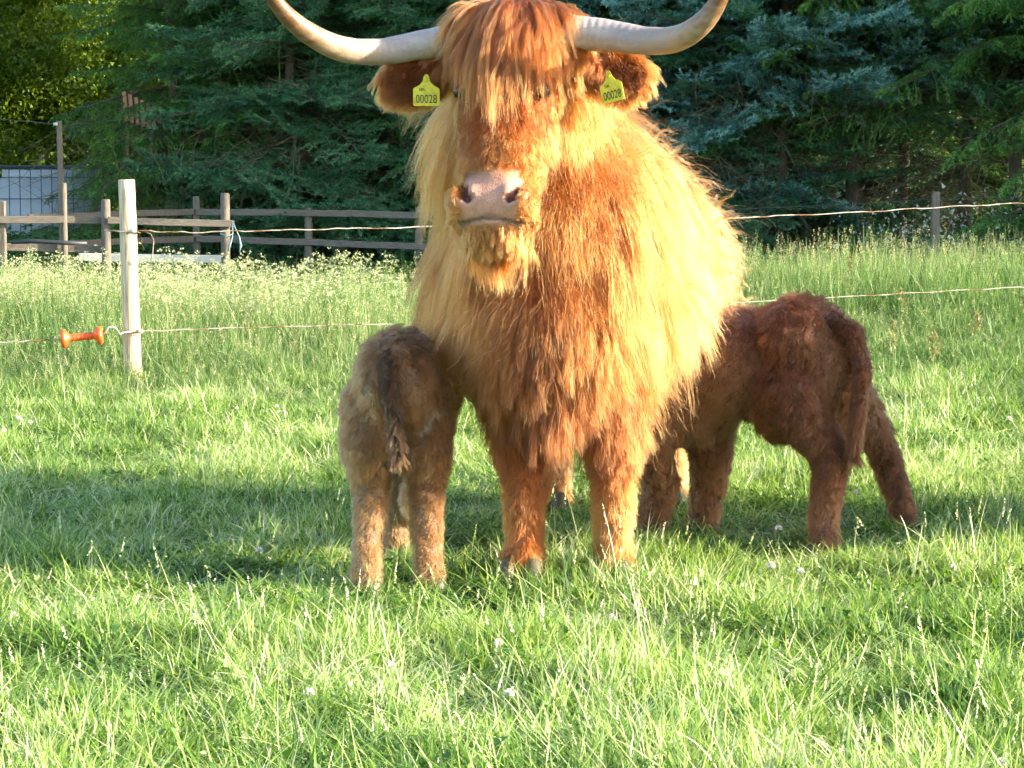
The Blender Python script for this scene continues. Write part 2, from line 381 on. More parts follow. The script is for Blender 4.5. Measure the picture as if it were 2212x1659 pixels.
# short turf in front of the wire: dense in view, thinner to the sides
pA = pts_in(6200, lo(.35), hi(.35), 2.6, 10.6)
pB = pts_in(6500, lambda y: -7, lambda y: 7, .3, 11); pB = pB[np.abs(pB[:, 0]) > half(pB[:, 1])+.3]
p = np.concatenate([pA, pB]); hn = vnoise(p, 1.9); hn2 = vnoise(p, 6, 7)
trod = np.zeros(len(p))                                     # trodden grass round the animals' feet
for fx, fy, fr_, fa_ in ((-.28, 5.15, .40, 1), (.15, 5.28, .42, .32), (.82, 5.70, .34, .9), (1.1, 6.1, .3, .9), (.46, 6.0, .34, .8), (.1, 6.6, .4, 1)):
    trod = np.maximum(trod, fa_*np.exp(-((p[:, 0]-fx)**2+(p[:, 1]-fy)**2)/fr_**2))
scat('short_grass', C_turf, 14, p, .22, .8, 1.25, zs=np.clip(.70+1.0*hn+.6*hn2, .30, 1.5)*(1-.45*trod) + .35*np.clip((p[:, 1]-8)/2.5, 0, 1), kind='stuff',
     label='short grazed meadow grass in the foreground, lit pale green by low sun', cat='grass')
# tall grass beyond the wire
def tall_edge(x): return 9.6 + .25*np.sin(x*2.3) - .1*x
pT = pts_in(5200, lo(1.0), hi(1.0), 9.2, 15.2); pT = pT[pT[:, 1] > tall_edge(pT[:, 0]) + rng.uniform(-.5, .6, len(pT))]
pS = pts_in(4500, lambda y: -16, lambda y: 16, 9.8, 15.5); pS = pS[np.abs(pS[:, 0]) > half(pS[:, 1])+.8]
p = np.concatenate([pT, pS]); hn = vnoise(p, .8, 3)
grow_ = np.clip((p[:, 1]-9.0-1.6*np.clip(p[:, 0]+.2, 0, 1))/3.2, .26, 1)
scat('tall_grass', C_tall, 12, p, .10, .85, 1.15, zs=grow_*np.clip(.74+.3*hn, .5, 1.0)*np.where(p[:, 0] > .5, 1.12, 1), kind='stuff',
     label='tall sunlit meadow grass gone to seed beyond the fence wires', cat='tall grass')
pW = pts_in(620, lambda y: -half(y)-1.2, lambda y: -.2, 12.0, 15.2); hn = vnoise(pW, .8, 13)
keep = rng.uniform(0, 1, len(pW)) < np.clip(1.0 - (pW[:, 0]+1.6)*.55, .15, 1); pW = pW[keep]; hn = hn[keep]
scat('flowering_weeds', C_weed, 10, pW, .08, .85, 1.15, zs=np.clip(.80+.25*hn, .6, 1.0), kind='stuff',
     label='tall weeds with tiny pale yellow flower heads along the left field edge', cat='weeds')
pU = np.concatenate([pts_in(900, lambda y: -9, lambda y: -3.4, 18.3, 24), pts_in(900, lambda y: -4, lambda y: 9, 17.0, 20)])
pU = pU[(pU[:, 0] < -3.3) | (rng.uniform(0, 1, len(pU)) < .22)]
zs = np.where(pU[:, 0] < -3.3, .62, .40)
scat('undergrowth', C_under, 8, pU, .1, .8, 1.3, zs=zs, kind='stuff', label='dark green nettles and weeds growing at the foot of the trees', cat='undergrowth')

# ------------------------------------------------------------ spruces and the broadleaf trees
def twig_needles(P0, P1, dens, nl, nw, r, hue):
    """needles all round the segments P0->P1"""
    L = np.linalg.norm(P1-P0, axis=1); n = np.maximum(2, (L*dens).astype(int)); s = np.repeat(np.arange(len(L)), n)
    u = r.uniform(0, 1, len(s)); d = (P1-P0)[s]/L[s][:, None]; c = P0[s] + (P1-P0)[s]*u[:, None]
    q = r.normal(size=(len(s), 3)); q[:, 2] += .35; q -= d*np.sum(q*d, 1)[:, None]; q /= np.linalg.norm(q, axis=1)[:, None]
    dr = q*.8 + d*.65; sdv = np.cross(dr, r.normal(size=dr.shape)); sdv /= np.linalg.norm(sdv, axis=1)[:, None]
    ln = nl*r.uniform(.7, 1.2, len(s))[:, None]
    V = np.stack([c - sdv*nw*.5, c + sdv*nw*.5, c + dr*ln], 1).reshape(-1, 3)
    return V, np.zeros((0, 4), int), np.arange(3*len(s)).reshape(-1, 3), np.repeat(hue[s], 3)
def bough(kind, i):
    r = np.random.default_rng(hash(kind) % 1000 if False else {'norway': 1, 'sitka': 2, 'blue': 3}[kind]*50+i)
    L = 1.4; S = 12; xs_ = np.linspace(0, L, S)
    if kind == 'norway': z = -.10*xs_ - .12*xs_**2 + .05*np.clip(xs_-1, 0, 1)
    elif kind == 'sitka': z = -.08*xs_ - .06*xs_**2 + .12*np.clip(xs_-.9, 0, 1)
    else: z = .02*xs_ - .10*xs_**2 + .14*np.clip(xs_-.9, 0, 1)
    main = np.stack([xs_, .05*np.sin(xs_*3+i), z], 1)
    A = [main[:-1][3:]]; B = [main[1:][3:]]; hu = [r.uniform(.2, .5, S-4)]
    stems = [tube_arrays(main, np.linspace(.011, .002, S), 4, False)]
    def at(x): return np.array([x, .05*math.sin(x*3+i), np.interp(x, xs_, z)])
    x = .22
    while x < L-.03:
        for sgn in (-1, 1):
            if r.uniform() < .08: continue
            ln = (.10 + .52*(1-(x/L))**.7*min(1, x/.35))*r.uniform(.7, 1.15)
            ang = math.radians(r.uniform(42, 62)); d = np.array([math.cos(ang), sgn*math.sin(ang), r.normal(0, .12)])
            m = max(3, int(ln/.07)); pp = [at(x)]
            for k in range(m):
                dd = d.copy()
                if kind == 'norway': dd[2] -= .9*(k/m)**.8 + .25
                elif kind == 'sitka': dd[2] += -.15 + .1*r.normal()
                else: dd[2] += .12*r.normal() + .05
                dd /= np.linalg.norm(dd); pp.append(pp[-1]+dd*ln/m)
            pp = np.array(pp); h0 = r.uniform(.1, .5)
            A.append(pp[:-1]); B.append(pp[1:]); hu.append(np.linspace(h0-.15, h0+.5, m))
            stems.append(tube_arrays(pp, np.linspace(.004, .0015, m+1), 3, False))
            for k in range(1, m):
                for s2 in (-1, 1):
                    l2 = r.uniform(.06, .15)*(1-.4*k/m)
                    dv = pp[k]-pp[k-1]; dv /= np.linalg.norm(dv)
                    side = np.cross(dv, [0, 0, 1]); side /= np.linalg.norm(side)+1e-6
                    d2 = dv*.65 + side*s2*.75 + np.array([0, 0, -.75 if kind == 'norway' else r.normal(0, .25)]); d2 /= np.linalg.norm(d2)
                    A.append(pp[k][None]); B.append((pp[k]+d2*l2)[None]); hu.append(np.array([h0+r.uniform(.1, .4)]))
        x += r.uniform(.06, .095)
    A = np.concatenate(A); B = np.concatenate(B); hu = np.concatenate(hu)
    nl, nw, dn = {'norway': (.019, .0055, 300), 'sitka': (.022, .006, 300), 'blue': (.027, .0065, 320)}[kind]
    nd = twig_needles(A, B, dn, nl, nw, r, hu)
    Vs, Qs, Ts = merge(stems)
    V, Q, T = merge([(nd[0], nd[1], nd[2]), (Vs, Qs, Ts)])
    me = np_mesh('bough', V, [Q, T], {'norway': M_norway, 'sitka': M_sitka, 'blue': M_blue}[kind], False, {'h': np.concatenate([nd[3], np.full(len(Vs), 0.)])})
    me.materials.append(M_bark)
    mi = np.zeros(len(me.polygons), np.int32); mi[:len(Qs)] = 1
    me.polygons.foreach_set('material_index', mi)
    return me
C_b = {k: source_coll('bough_'+k, [bough(k, i) for i in range(3)]) for k in ('norway', 'sitka', 'blue')}
def leafy(i):
    r = np.random.default_rng(900+i); n = 800; c = r.normal(0, 1, (n, 3)); c /= np.linalg.norm(c, axis=1)[:, None]
    c *= (r.uniform(0, 1, n)**.5)[:, None]*np.array([.5, .5, .28]); c[:, 2] -= .4*(c[:, 0]**2+c[:, 1]**2)
    return join_h([shards(c, .034, .35, r), shards(c[:300]+.03, .034, .7, r)], 'leaf_clump', M_broad)
C_leaf = source_coll('leafclump', [leafy(i) for i in range(4)])

def trunk_mesh(H, r0, wob, seed):
    r = np.random.default_rng(seed); z = np.linspace(-.15, H, 14)
    pts = np.stack([wob*np.sin(z*.9+seed), wob*np.cos(z*.7+seed*2), z], 1); rad = r0*(1-z/(H+.3))**.8 * (1+.5*np.exp(-np.maximum(z, 0)*5))
    return tube_arrays(pts, np.maximum(rad, .006), 10)
_dead = {}
def dead_mesh(seed, z0, z1, n, L):
    r = np.random.default_rng(seed); ps = []
    for i in range(n):
        z = r.uniform(z0, z1); a = r.uniform(0, 6.28); l = L*r.uniform(.35, 1); d = np.array([math.cos(a), math.sin(a), r.uniform(-.15, .25)])
        m = 6; q = [np.array([0, 0, z])]
        for k in range(m):
            dd = d + np.array([0, 0, -.10*k]) + r.normal(0, .12, 3); q.append(q[-1]+dd*l/m)
        q = np.array(q); ps.append(tube_arrays(q, np.linspace(.0065, .0015, m+1), 3, False))
        for k in range(1, m+1):
            for s in range(2):
                dd = r.normal(0, 1, 3)+d*.8; dd[2] -= .25; dd /= np.linalg.norm(dd); l2 = r.uniform(.08, .32)
                e = q[k]+dd*l2; f = e + (dd + r.normal(0, .4, 3))*l2*.5
                ps.append(tube_arrays(np.array([q[k], e, f]), [.0028, .0018, .001], 3, False))
    V, Q, T = merge(ps); return np_mesh('dead_branches', V, [Q, T], M_dead)
DEAD = [dead_mesh(40+i, .25, 2.0, 60, 1.5) for i in range(3)]
ntree = [0]
def spruce(kind, x, y, H, z0, Lm, label, group, dead=True, r0=.07, dens=1.0):
    ntree[0] += 1; sd_ = ntree[0]; r = np.random.default_rng(500+sd_)
    root = empty('spruce_tree', (x, y, float(gz(x, y))), label=label, cat='tree', group=group)
    V, Q, T = trunk_mesh(H, r0, .05, sd_); link('trunk', np_mesh('trunk', V, [Q, T], M_bark, True), root)
    P_, R_, S_ = [], [], []
    z = z0
    while z < H-.15:
        nb = int(round(r.integers(6, 9)*dens)); L = (Lm*(1-z/H)**.8+.15); ph = r.uniform(0, 6.28)
        for k in range(nb):
            a = ph + k*6.283/nb + r.normal(0, .18); l = L*r.uniform(.65, 1.12)
            P_.append((0, 0, z+r.uniform(-.1, .1))); R_.append((r.normal(0, .3), r.uniform(-.25, .32) - .25*z/H, a)); S_.append(max(.3, l/1.4))
        z += r.uniform(.17, .26)*(1 if z < 4 else 1.8)
    n = len(P_)
    scatter('crown', C_b[kind], np.array(P_), np.array(R_), np.array(S_), r.integers(0, 3, n), root, kind='stuff')
    if dead:
        o = link('dead_branches', DEAD[sd_ % 3], root, kind='stuff'); o.rotation_euler = (0, 0, r.uniform(0, 6)); 
    return root
gF = 'spruces in the front row of the wood'
GREEN, BLUEG = 'dark green spruce', 'blue-grey spruce'
front = [  # kind, px, depth, H, first branch, reach, label
 ('norway', 375, 20.4, 8.5, .35, 1.15, 'green spruce with hanging curtain twigs right of the caged tank'),
 ('norway', 520, 20.6, 9.0, .40, 1.5, 'dark green spruce behind the corner post of the board fence'),
 ('sitka', 640, 19.8, 8.0, .45, 1.6, 'blue-green spruce under the left horn tip of the cow'),
 ('sitka', 790, 20.0, 8.5, .40, 1.8, 'dense dark spruce just left of the cow head'),
 ('sitka', 930, 20.4, 9.0, .30, 1.8, 'dark spruce whose foliage touches the left ear of the cow'),
 ('norway', 1090, 20.6, 9.0, .4, 1.8, 'dark green spruce standing behind the head of the cow'),
 ('norway', 1260, 20.4, 9.0, .4, 1.8, 'dark green spruce hidden mostly by the cow right horn base'),
 ('blue', 1440, 19.6, 8.0, .5, 1.7, 'blue-grey spruce behind the shoulder of the cow'),
 ('sitka', 1560, 19.4, 8.4, .4, 1.7, 'dark spruce beside the right horn tip of the cow'),
 ('blue', 1700, 19.0, 8.6, 1.55, 1.9, 'pale blue-grey spruce with broad frosted boughs right of the right horn'),
 ('norway', 1852, 19.2, 8.6, 1.85, 1.7, 'spruce with a thick bare trunk left of the grey square post'),
 ('blue', 1950, 19.5, 8.6, 1.75, 1.6, 'blue-tinged spruce with a thin bare trunk left of the grey post'),
 ('sitka', 2075, 19.0, 8.4, 1.75, 1.7, 'green spruce directly behind the grey square fence post'),
 ('norway', 2180, 18.6, 8.4, 1.8, 1.8, 'bright green spruce at the right edge with pale bare trunk'),
 ('sitka', 2330, 18.8, 8.4, 1.6, 1.9, 'spruce just beyond the right edge whose boughs reach into view')]
for k, px, d, H, z0, Lm, lb in front:
    q = P(px, 400, d); spruce(k, q.x, q.y, H, z0, Lm, lb, gF, True, .075 if px == 1852 else .055)
gB = 'spruces deeper in the wood'
r = np.random.default_rng(77)
for i in range(14):
    px = 560 + i*135 + r.uniform(-30, 30); q = P(px, 400, 22.6+r.uniform(-.5, .9))
    spruce(['norway', 'sitka'][i % 2], q.x, q.y, 6.6+r.uniform(-.5, .5), .25, 2.1, 'dark spruce standing deeper in the wood behind the front row', gB, i % 2 == 0)
for i in range(11):
    px = 760 + i*150 + r.uniform(-30, 30); q = P(px, 400, 25.6+r.uniform(-.6, 1.5))
    spruce(['norway', 'sitka'][i % 2], q.x, q.y, 4.8, .1, 2.4, 'dark spruce standing deeper in the wood behind the front row', gB, False)
# the wood goes on to the right of the frame, towards the low sun
gR = 'spruces of the wood edge right of the view'
for i in range(17):
    u = i/16; x = 5.4 + 24*u + r.uniform(-.2, .2); y = 16.6 - 3.7*u + r.uniform(-.3, .3)
    spruce(['norway', 'sitka', 'blue'][i % 3], x, y, 8.5+r.uniform(-.5, 1), .15, 2.0, 'spruce of the wood edge that runs on right of the view', gR, False, .07, 1.25)
# broadleaf trees on the left
def broad(x, y, H, R, z0, label, n=130):
    ntree[0] += 1; r = np.random.default_rng(700+ntree[0])
    root = empty('broadleaf_tree', (x, y, float(gz(x, y))), label=label, cat='tree', group='sunlit broadleaf trees at the left')
    V, Q, T = trunk_mesh(H*.8, .11, .12, ntree[0]); parts = [(V, Q, T)]
    for k in range(9):
        a = r.uniform(0, 6.28); z = r.uniform(.25, .7)*H; l = R*r.uniform(.6, 1)
        q = [np.array([0, 0, z])]
        for j in range(5): q.append(q[-1]+(np.array([math.cos(a), math.sin(a), .45])+r.normal(0, .2, 3))*l/5)
        parts.append(tube_arrays(np.array(q), np.linspace(.045, .008, 6), 5, False))
    V, Q, T = merge(parts); link('trunk', np_mesh('trunk', V, [Q, T], M_bark, True), root)
    c = r.normal(0, 1, (n, 3)); c /= np.linalg.norm(c, axis=1)[:, None]; c *= (r.uniform(.15, 1, n)**.45)[:, None]*np.array([R, R, (H-z0)/2]); c[:, 2] += (H+z0)/2
    rot = r.uniform(-.5, .5, (n, 3)); rot[:, 2] = r.uniform(0, 6.28, n)
    scatter('crown', C_leaf, c, rot, r.uniform(.7, 1.5, n), r.integers(0, 4, n), root, kind='stuff')
q = P(40, 400, 27); broad(q.x, q.y, 7, 2.2, 1.0, 'yellow-green leafy tree above the caged tank at the left edge', 190)
q = P(215, 400, 33); broad(q.x, q.y, 8, 2.6, .9, 'leafy tree behind the tank between the edge and the first spruce', 220)
q = P(-110, 400, 25); broad(q.x, q.y, 7.5, 2.0, .8, 'leafy tree at the far left partly outside the view', 150)
q = P(60, 400, 38); broad(q.x, q.y, 9, 3.6, .3, 'shaded leafy tree farthest back at the left', 190)
q = P(470, 400, 36); broad(q.x, q.y, 9, 3.0, .3, 'leafy tree glimpsed behind the first hanging spruce', 170)
# far side of the wood: nobody could count what grows there
pf = pts_in(1500, lambda y: -30, lambda y: 34, 31, 37); pf[:, 2] = rng.uniform(.2, 9, len(pf))
scatter('far_wood', C_leaf, pf, rng.uniform(0, 6.28, (len(pf), 3)), rng.uniform(1.6, 2.6, len(pf)), rng.integers(0, 4, len(pf)),
        kind='stuff', label='dark mass of woodland behind all the trees', cat='woodland')
# white flowering bush patch at right
def wbush():
    r = np.random.default_rng(31); n = 900; c = r.normal(0, 1, (n, 3))*np.array([.42, .25, .14]); c[:, 2] = abs(c[:, 2])+.05
    fl = r.normal(0, 1, (520, 3))*np.array([.42, .25, .13]); fl[:, 2] = abs(fl[:, 2])+.12
    return join_h([shards(c, .026, .35, r), shards(fl, .020, 1.0, r)], 'white_flowering_bush', M_under)
me = wbush()
for i, (px, dd, s, lb) in enumerate([(2000, 16.6, .85, 'low bush with white blossom left of the grey square post foot'), (2100, 16.9, .9, 'low white-flowering bush right of the grey square post'), (2195, 16.2, 1.15, 'largest white-flowering bush at the right edge of the picture')]):
    q = P(px, 500, dd); o = link('flowering_bush', me, label=lb, cat='bush', group='white-flowering bushes under the spruces')
    o.location = (q.x, q.y, float(gz(q.x, q.y))+.10); o.scale = (s, s, s*1.1)

# ------------------------------------------------------------ fences and yard things
def round_post(name, base, top, r0, r1, m, parent, sides=16):
    base = np.array(base, float); top = np.array(top, float); base[2] -= .2
    t = np.linspace(0, 1, 12); pts = base+(top-base)*t[:, None]; rad = r0+(r1-r0)*t
    pts = np.concatenate([pts, [top+np.array([0, 0, .002])]]); rad = np.concatenate([rad, [r1*.93]])
    V, Q, T = tube_arrays(pts, rad, sides)
    V += np.random.default_rng(3).normal(0, .0008, V.shape)
    return link(name, np_mesh(name, V, [Q, T], m, True), parent)
ef = empty('wire_fence', P(290, 845, 10.56), label='two-wire electric fence on a pale round wooden post', cat='fence')
ef.location.z = 0
def L_(root, v): return np.array(v) - np.array(root.location)
b0 = P(291, 868, 10.56); t0 = P(273, 389, 10.56)
round_post('post', L_(ef, b0), L_(ef, t0), .042, .040, M_post, ef)
def wire(name, pts, rad, parent, sub=14, wob=.004):
    pts = [Vector(p) for p in pts]; out = []
    for i in range(len(pts)-1):
        for s in range(sub):
            out.append(pts[i].lerp(pts[i+1], s/sub))
    out.append(pts[-1]); out = np.array([tuple(p) for p in out])
    r = np.random.default_rng(len(out)); k = len(out)
    out[:, 2] += np.cumsum(r.normal(0, wob*.35, k))*.0 + wob*np.sin(np.arange(k)*.9+r.normal(0, .6, k))
    return tube(name, L_(parent, out), rad, M_wire, parent, 6)
wire('wire', [P(295, 499, 10.52), P(420, 502, 10.6), P(640, 496, 10.75), P(900, 491, 10.95), P(1250, 480, 11.3), P(1590, 470, 11.7), P(1850, 459, 12.0), P(2040, 447, 12.25), P(2230, 438, 12.45)], .0033, ef, 12, .003)
wire('wire', [P(305, 716, 10.50), P(420, 711, 10.6), P(640, 705, 10.75), P(900, 698, 10.95), P(1250, 680, 11.3), P(1590, 653, 11.7), P(1850, 640, 12.0), P(2040, 629, 12.25), P(2230, 619, 12.45)], .0028, ef, 12, .002)
# loop of wire round the post, staples, loose end
def ring(name, c, rx, ry, rad, parent, m, a0=0, a1=6.283, tilt=0):
    th = np.linspace(a0, a1, 22); pts = np.stack([c[0]+rx*np.cos(th), c[1]+ry*np.sin(th), c[2]+tilt*np.cos(th)], 1)
    return tube(name, L_(parent, pts), rad, m, parent, 6)
c = P(278, 500, 10.56); ring('wire_loop', (c.x-.03, c.y, c.z), .085, .05, .0032, ef, M_wire, tilt=-.006)
c = P(289, 716, 10.56); ring('wire_loop', (c.x, c.y, c.z), .049, .047, .0035, ef, M_wire)
for py in (500, 716):
    c = P(284 if py == 500 else 300, py, 10.505); tube('insulator', L_(ef, [c+Vector((-.012, 0, 0)), c+Vector((.004, -.008, .002)), c+Vector((.018, 0, 0))]), [.008, .013, .008], M_iron if py == 500 else M_post, ef, 10)
lp = [P(312, 500, 10.5), P(326, 506, 10.49), P(332, 520, 10.48), P(330, 545, 10.5), P(324, 572, 10.52)]
tube('loose_wire', L_(ef, lp), .0028, M_wire, ef, 6)
lp = [P(300, 505, 10.5), P(308, 518, 10.5), P(304, 524, 10.5), P(312, 540, 10.5)]
tube('loose_wire', L_(ef, lp), .0014, M_rust, ef, 5)
# spring handle of the gate wire
gh = empty('gate_handle', P(178, 728, 10.4), label='orange plastic gate handle with two round flanges hanging in the lower wire', cat='handle')
A = P(133, 732, 10.4); B = P(222, 723, 10.42); ax = (B-A)
prof = [(0, .012), (.0, .043), (.06, .046), (.10, .044), (.16, .026), (.22, .017), (.5, .0165), (.78, .017), (.82, .024), (.86, .040), (.93, .043), (.99, .040), (1.0, .012)]
tube('grip', L_(gh, [A+ax*t for t, _ in prof]), [r_ for _, r_ in prof], M_orange, gh, 24)
for k in range(5):
    t = .3+k*.1; tube('grip_ridge', L_(gh, [A+ax*(t-.012), A+ax*(t+.012)]), .0178, M_orange, gh, 16)
hk = [B, P(229, 718, 10.42), P(234, 707, 10.43), P(243, 705, 10.44), P(252, 711, 10.46), P(258, 722, 10.47), P(268, 718, 10.5), P(290, 717, 10.5)]
tube('hook', L_(gh, hk), .0045, M_iron, gh, 8)
wl = [P(-40, 742, 10.3)]+[P(-40+k*17.3, 742-k*.9+(1.2 if k % 2 else -1.2), 10.31+k*.009) for k in range(1, 10)]+[A]
tube('gate_wire', L_(gh, wl), .0036, M_wire, gh, 6)

# board fence: near section and far section
def board_fence(loc, label, posts, rails, dq):
    root = empty('board_fence', loc, label=label, cat='fence', group='weathered board fence of the yard')
    for (px, top, wpx, sq) in posts:
        d = dq(px); c = P(px, top, d); g = float(gz(c.x, d)); wd = wpx/F*d
        bx, tp = L_(root, (c.x, d, g-.2)), L_(root, (c.x, d, c.z))
        if sq: beam('post', bx, tp, wd, wd, M_rpost, root, .006)
        else:
            V, Q, T = tube_arrays([bx, bx+(tp-bx)*.5, tp-np.array([0, 0, .01]), tp], [wd*.53, wd*.5, wd*.49, wd*.42], 14); link('post', np_mesh('post', V, [Q, T], M_rpost, True), root)
    for (xa, ya, xb, yb, hp, off) in rails:
        a = P(xa, ya, dq(xa)+off); b = P(xb, yb, dq(xb)+off)
        beam('rail', L_(root, a), L_(root, b), .024, hp/F*(dq(xa)+dq(xb))/2, M_rail, root, .003, .006)
    return root
dn = lambda px: 16.0 + .0006*(px-0)
board_fence(P(250, 600, 16), 'near section of the board fence ending at the post with hanging cord', [(4, 434, 15, 1), (137, 395, 14, 0), (228, 430, 20, 0), (486, 417, 20, 0)],
            [(-60, 472, 140, 474, 16, -.045), (140, 474, 232, 476, 16, .05), (232, 476, 506, 481, 15, -.05), (-60, 531, 240, 540, 16, .05)], dn)
df = lambda px: 18.4 - .0006*(px-400)
board_fence(P(424, 600, 18.4), 'far section of the board fence running behind the cow', [(424, 424, 14, 1), (666, 447, 17, 0), (905, 447, 16, 0), (1130, 452, 16, 0)],
            [(424, 457, 760, 461, 14, -.04), (760, 461, 1010, 467, 14, -.04), (1010, 467, 1250, 473, 14, -.04), (424, 517, 700, 525, 14, -.04), (700, 525, 960, 535, 14, -.04), (960, 535, 1250, 543, 14, -.04)], df)
sr = empty('board_fence', P(250, 600, 17.6), label='side rails of the yard running from the left up to the corner post', cat='fence', group='weathered board fence of the yard')
for (ya, yb, h) in ((470, 458, 14), (529, 517, 14)):
    beam('rail', L_(sr, P(60, ya, 16.7)), L_(sr, P(417, yb, 18.35)), .024, h/F*17.5, M_slat if False else M_rpost, sr, .003, .005)
lw = empty('tall_pole', P(137, 600, 17.2), label='tall thin grey pole rising behind the second board fence post', cat='pole')
c = P(128, 262, 17.2); g = P(136, 600, 17.2)
beam('pole_shaft', L_(lw, (g.x, g.y, 0)), L_(lw, c), .035, .04, M_rpost, lw, .004)
ic = P(124, 268, 17.15); tube('insulator', L_(lw, [ic, ic+Vector((-.03, 0, 0))]), .012, M_white, lw, 8)
tube('line', L_(lw, [ic+Vector((-.03, 0, 0)), P(60, 262, 17.6), P(-40, 255, 18)]), .003, M_cage, lw, 5)
o = beam('pale_board', P(170, 556, 16.5), P(480, 561, 16.6), .03, 17/F*16.5, M_white, None, .004, .004); tag(o, 'pale painted board lying low behind the near fence posts', 'board')
o = tube('dark_hose', [P(25, 523, 15.9), P(75, 521, 15.88), P(130, 524, 15.9), P(188, 526, 15.92)], .016, M_hose, label='dark hose resting along the lower left fence rail', cat='hose')
cord = empty('hanging_cord', P(500, 480, 16.2), label='pale blue cord with frayed ends tied on the last near fence post', cat='cord')
tube('loop', L_(cord, [P(476, 504, 16.2), P(490, 512, 16.15), P(503, 505, 16.2), P(500, 480, 16.2)]), .006, M_cord, cord, 6)
for k, (xa, xb) in enumerate(((502, 496), (517, 520))):
    tube('strand', L_(cord, [P(503, 482, 16.15), P(xa, 512, 16.15), P(xb, 530, 16.15), P(xb-3, 545, 16.15)]), [.004, .005, .010, .005], M_cord, cord, 7)
# grey square post and thin wire at right, before the wood
rp = empty('wire_fence', P(2022, 520, 15.6), label='rear wire fence on a grey square post in front of the spruces', cat='fence')
c = P(2022, 414, 15.6); beam('post', L_(rp, (c.x, c.y, .1)), L_(rp, c), .05, .052, M_rpost, rp, .004)
tube('wire', L_(rp, [P(1380, 462, 15.9), P(1600, 452, 15.8), P(1840, 441, 15.7), P(2022, 430, 15.62), P(2260, 424, 15.5)]), .0022, M_cage, rp, 5)

# caged tanks far left
def cage_tank(px, d, rz, label):
    q = P(px, 500, d); root = empty('caged_tank', (q.x, q.y, 0), rz, label=label, cat='tank')
    bm = bmesh.new(); bmesh.ops.create_cube(bm, size=1); bmesh.ops.scale(bm, vec=(1.1, .95, 1.0), verts=bm.verts)
    bmesh.ops.bevel(bm, geom=bm.edges[:], offset=.09, segments=4, affect='EDGES'); bmesh.ops.translate(bm, vec=(0, 0, .66), verts=bm.verts)
    me = bpy.data.meshes.new('bottle'); bm.to_mesh(me); bm.free(); me.materials.append(M_tank)
    for p_ in me.polygons: p_.use_smooth = True
    link('bottle', me, root)
    ps = []
    for z in (.2, .42, .64, .86, 1.08):
        ps.append(tube_arrays([(-.59, -.52, z), (.59, -.52, z), (.59, .52, z), (-.59, .52, z), (-.59, -.52, z)], .0045, 5))
    for x in np.linspace(-.59, .59, 12): ps.append(tube_arrays([(x, -.525, .14), (x, -.525, 1.18)], .0045, 5)); ps.append(tube_arrays([(x, .525, .14), (x, .525, 1.18)], .0045, 5))
    for y in np.linspace(-.52, .52, 6): ps.append(tube_arrays([(-.595, y, .14), (-.595, y, 1.18)], .0045, 5)); ps.append(tube_arrays([(.595, y, .14), (.595, y, 1.18)], .0045, 5))
    ps.append(tube_arrays([(-.6, -.53, 1.19), (.6, -.53, 1.19), (.6, .53, 1.19), (-.6, .53, 1.19), (-.6, -.53, 1.19)], .016, 6))
    V, Q, T = merge(ps); link('cage', np_mesh('cage', V, [Q, T], M_cage), root)
    V, Q, T = tube_arrays([(0, 0, 1.15), (0, 0, 1.19)], .1, 14); link('lid', np_mesh('lid', V, [Q, T], M_hose), root)
cage_tank(112, 23.2, .12, 'milky tank in a dark wire cage behind the weeds at the far left')
# slatted thing shining red between the branches
sp = empty('slatted_panel', P(310, 500, 19.7), label='reddish slatted wooden rack glimpsed between branches of the first spruce', cat='rack')
for k in range(6):
    a = P(268+k*13, 198+k*6, 19.95); b = P(274+k*12, 262+k*4, 19.95); beam('slat', L_(sp, b), L_(sp, a), .02, .035, M_slat, sp, .003)
beam('crossbar', L_(sp, P(262, 240, 20.0)), L_(sp, P(350, 262, 20.0)), .03, .05, M_slat, sp, .003)
for px in (275, 335):
    q = P(px, 330, 20.05); beam('leg', L_(sp, (q.x, q.y, 0)), L_(sp, P(px, 250, 20.05)), .04, .04, M_bark, sp, .004)
tube('rusty_brace', [P(250, 480, 19.2), P(270, 440, 19.2), P(292, 408, 19.2)], .016, M_rust, label='rusty iron bar leaning under the first spruce', cat='iron bar')

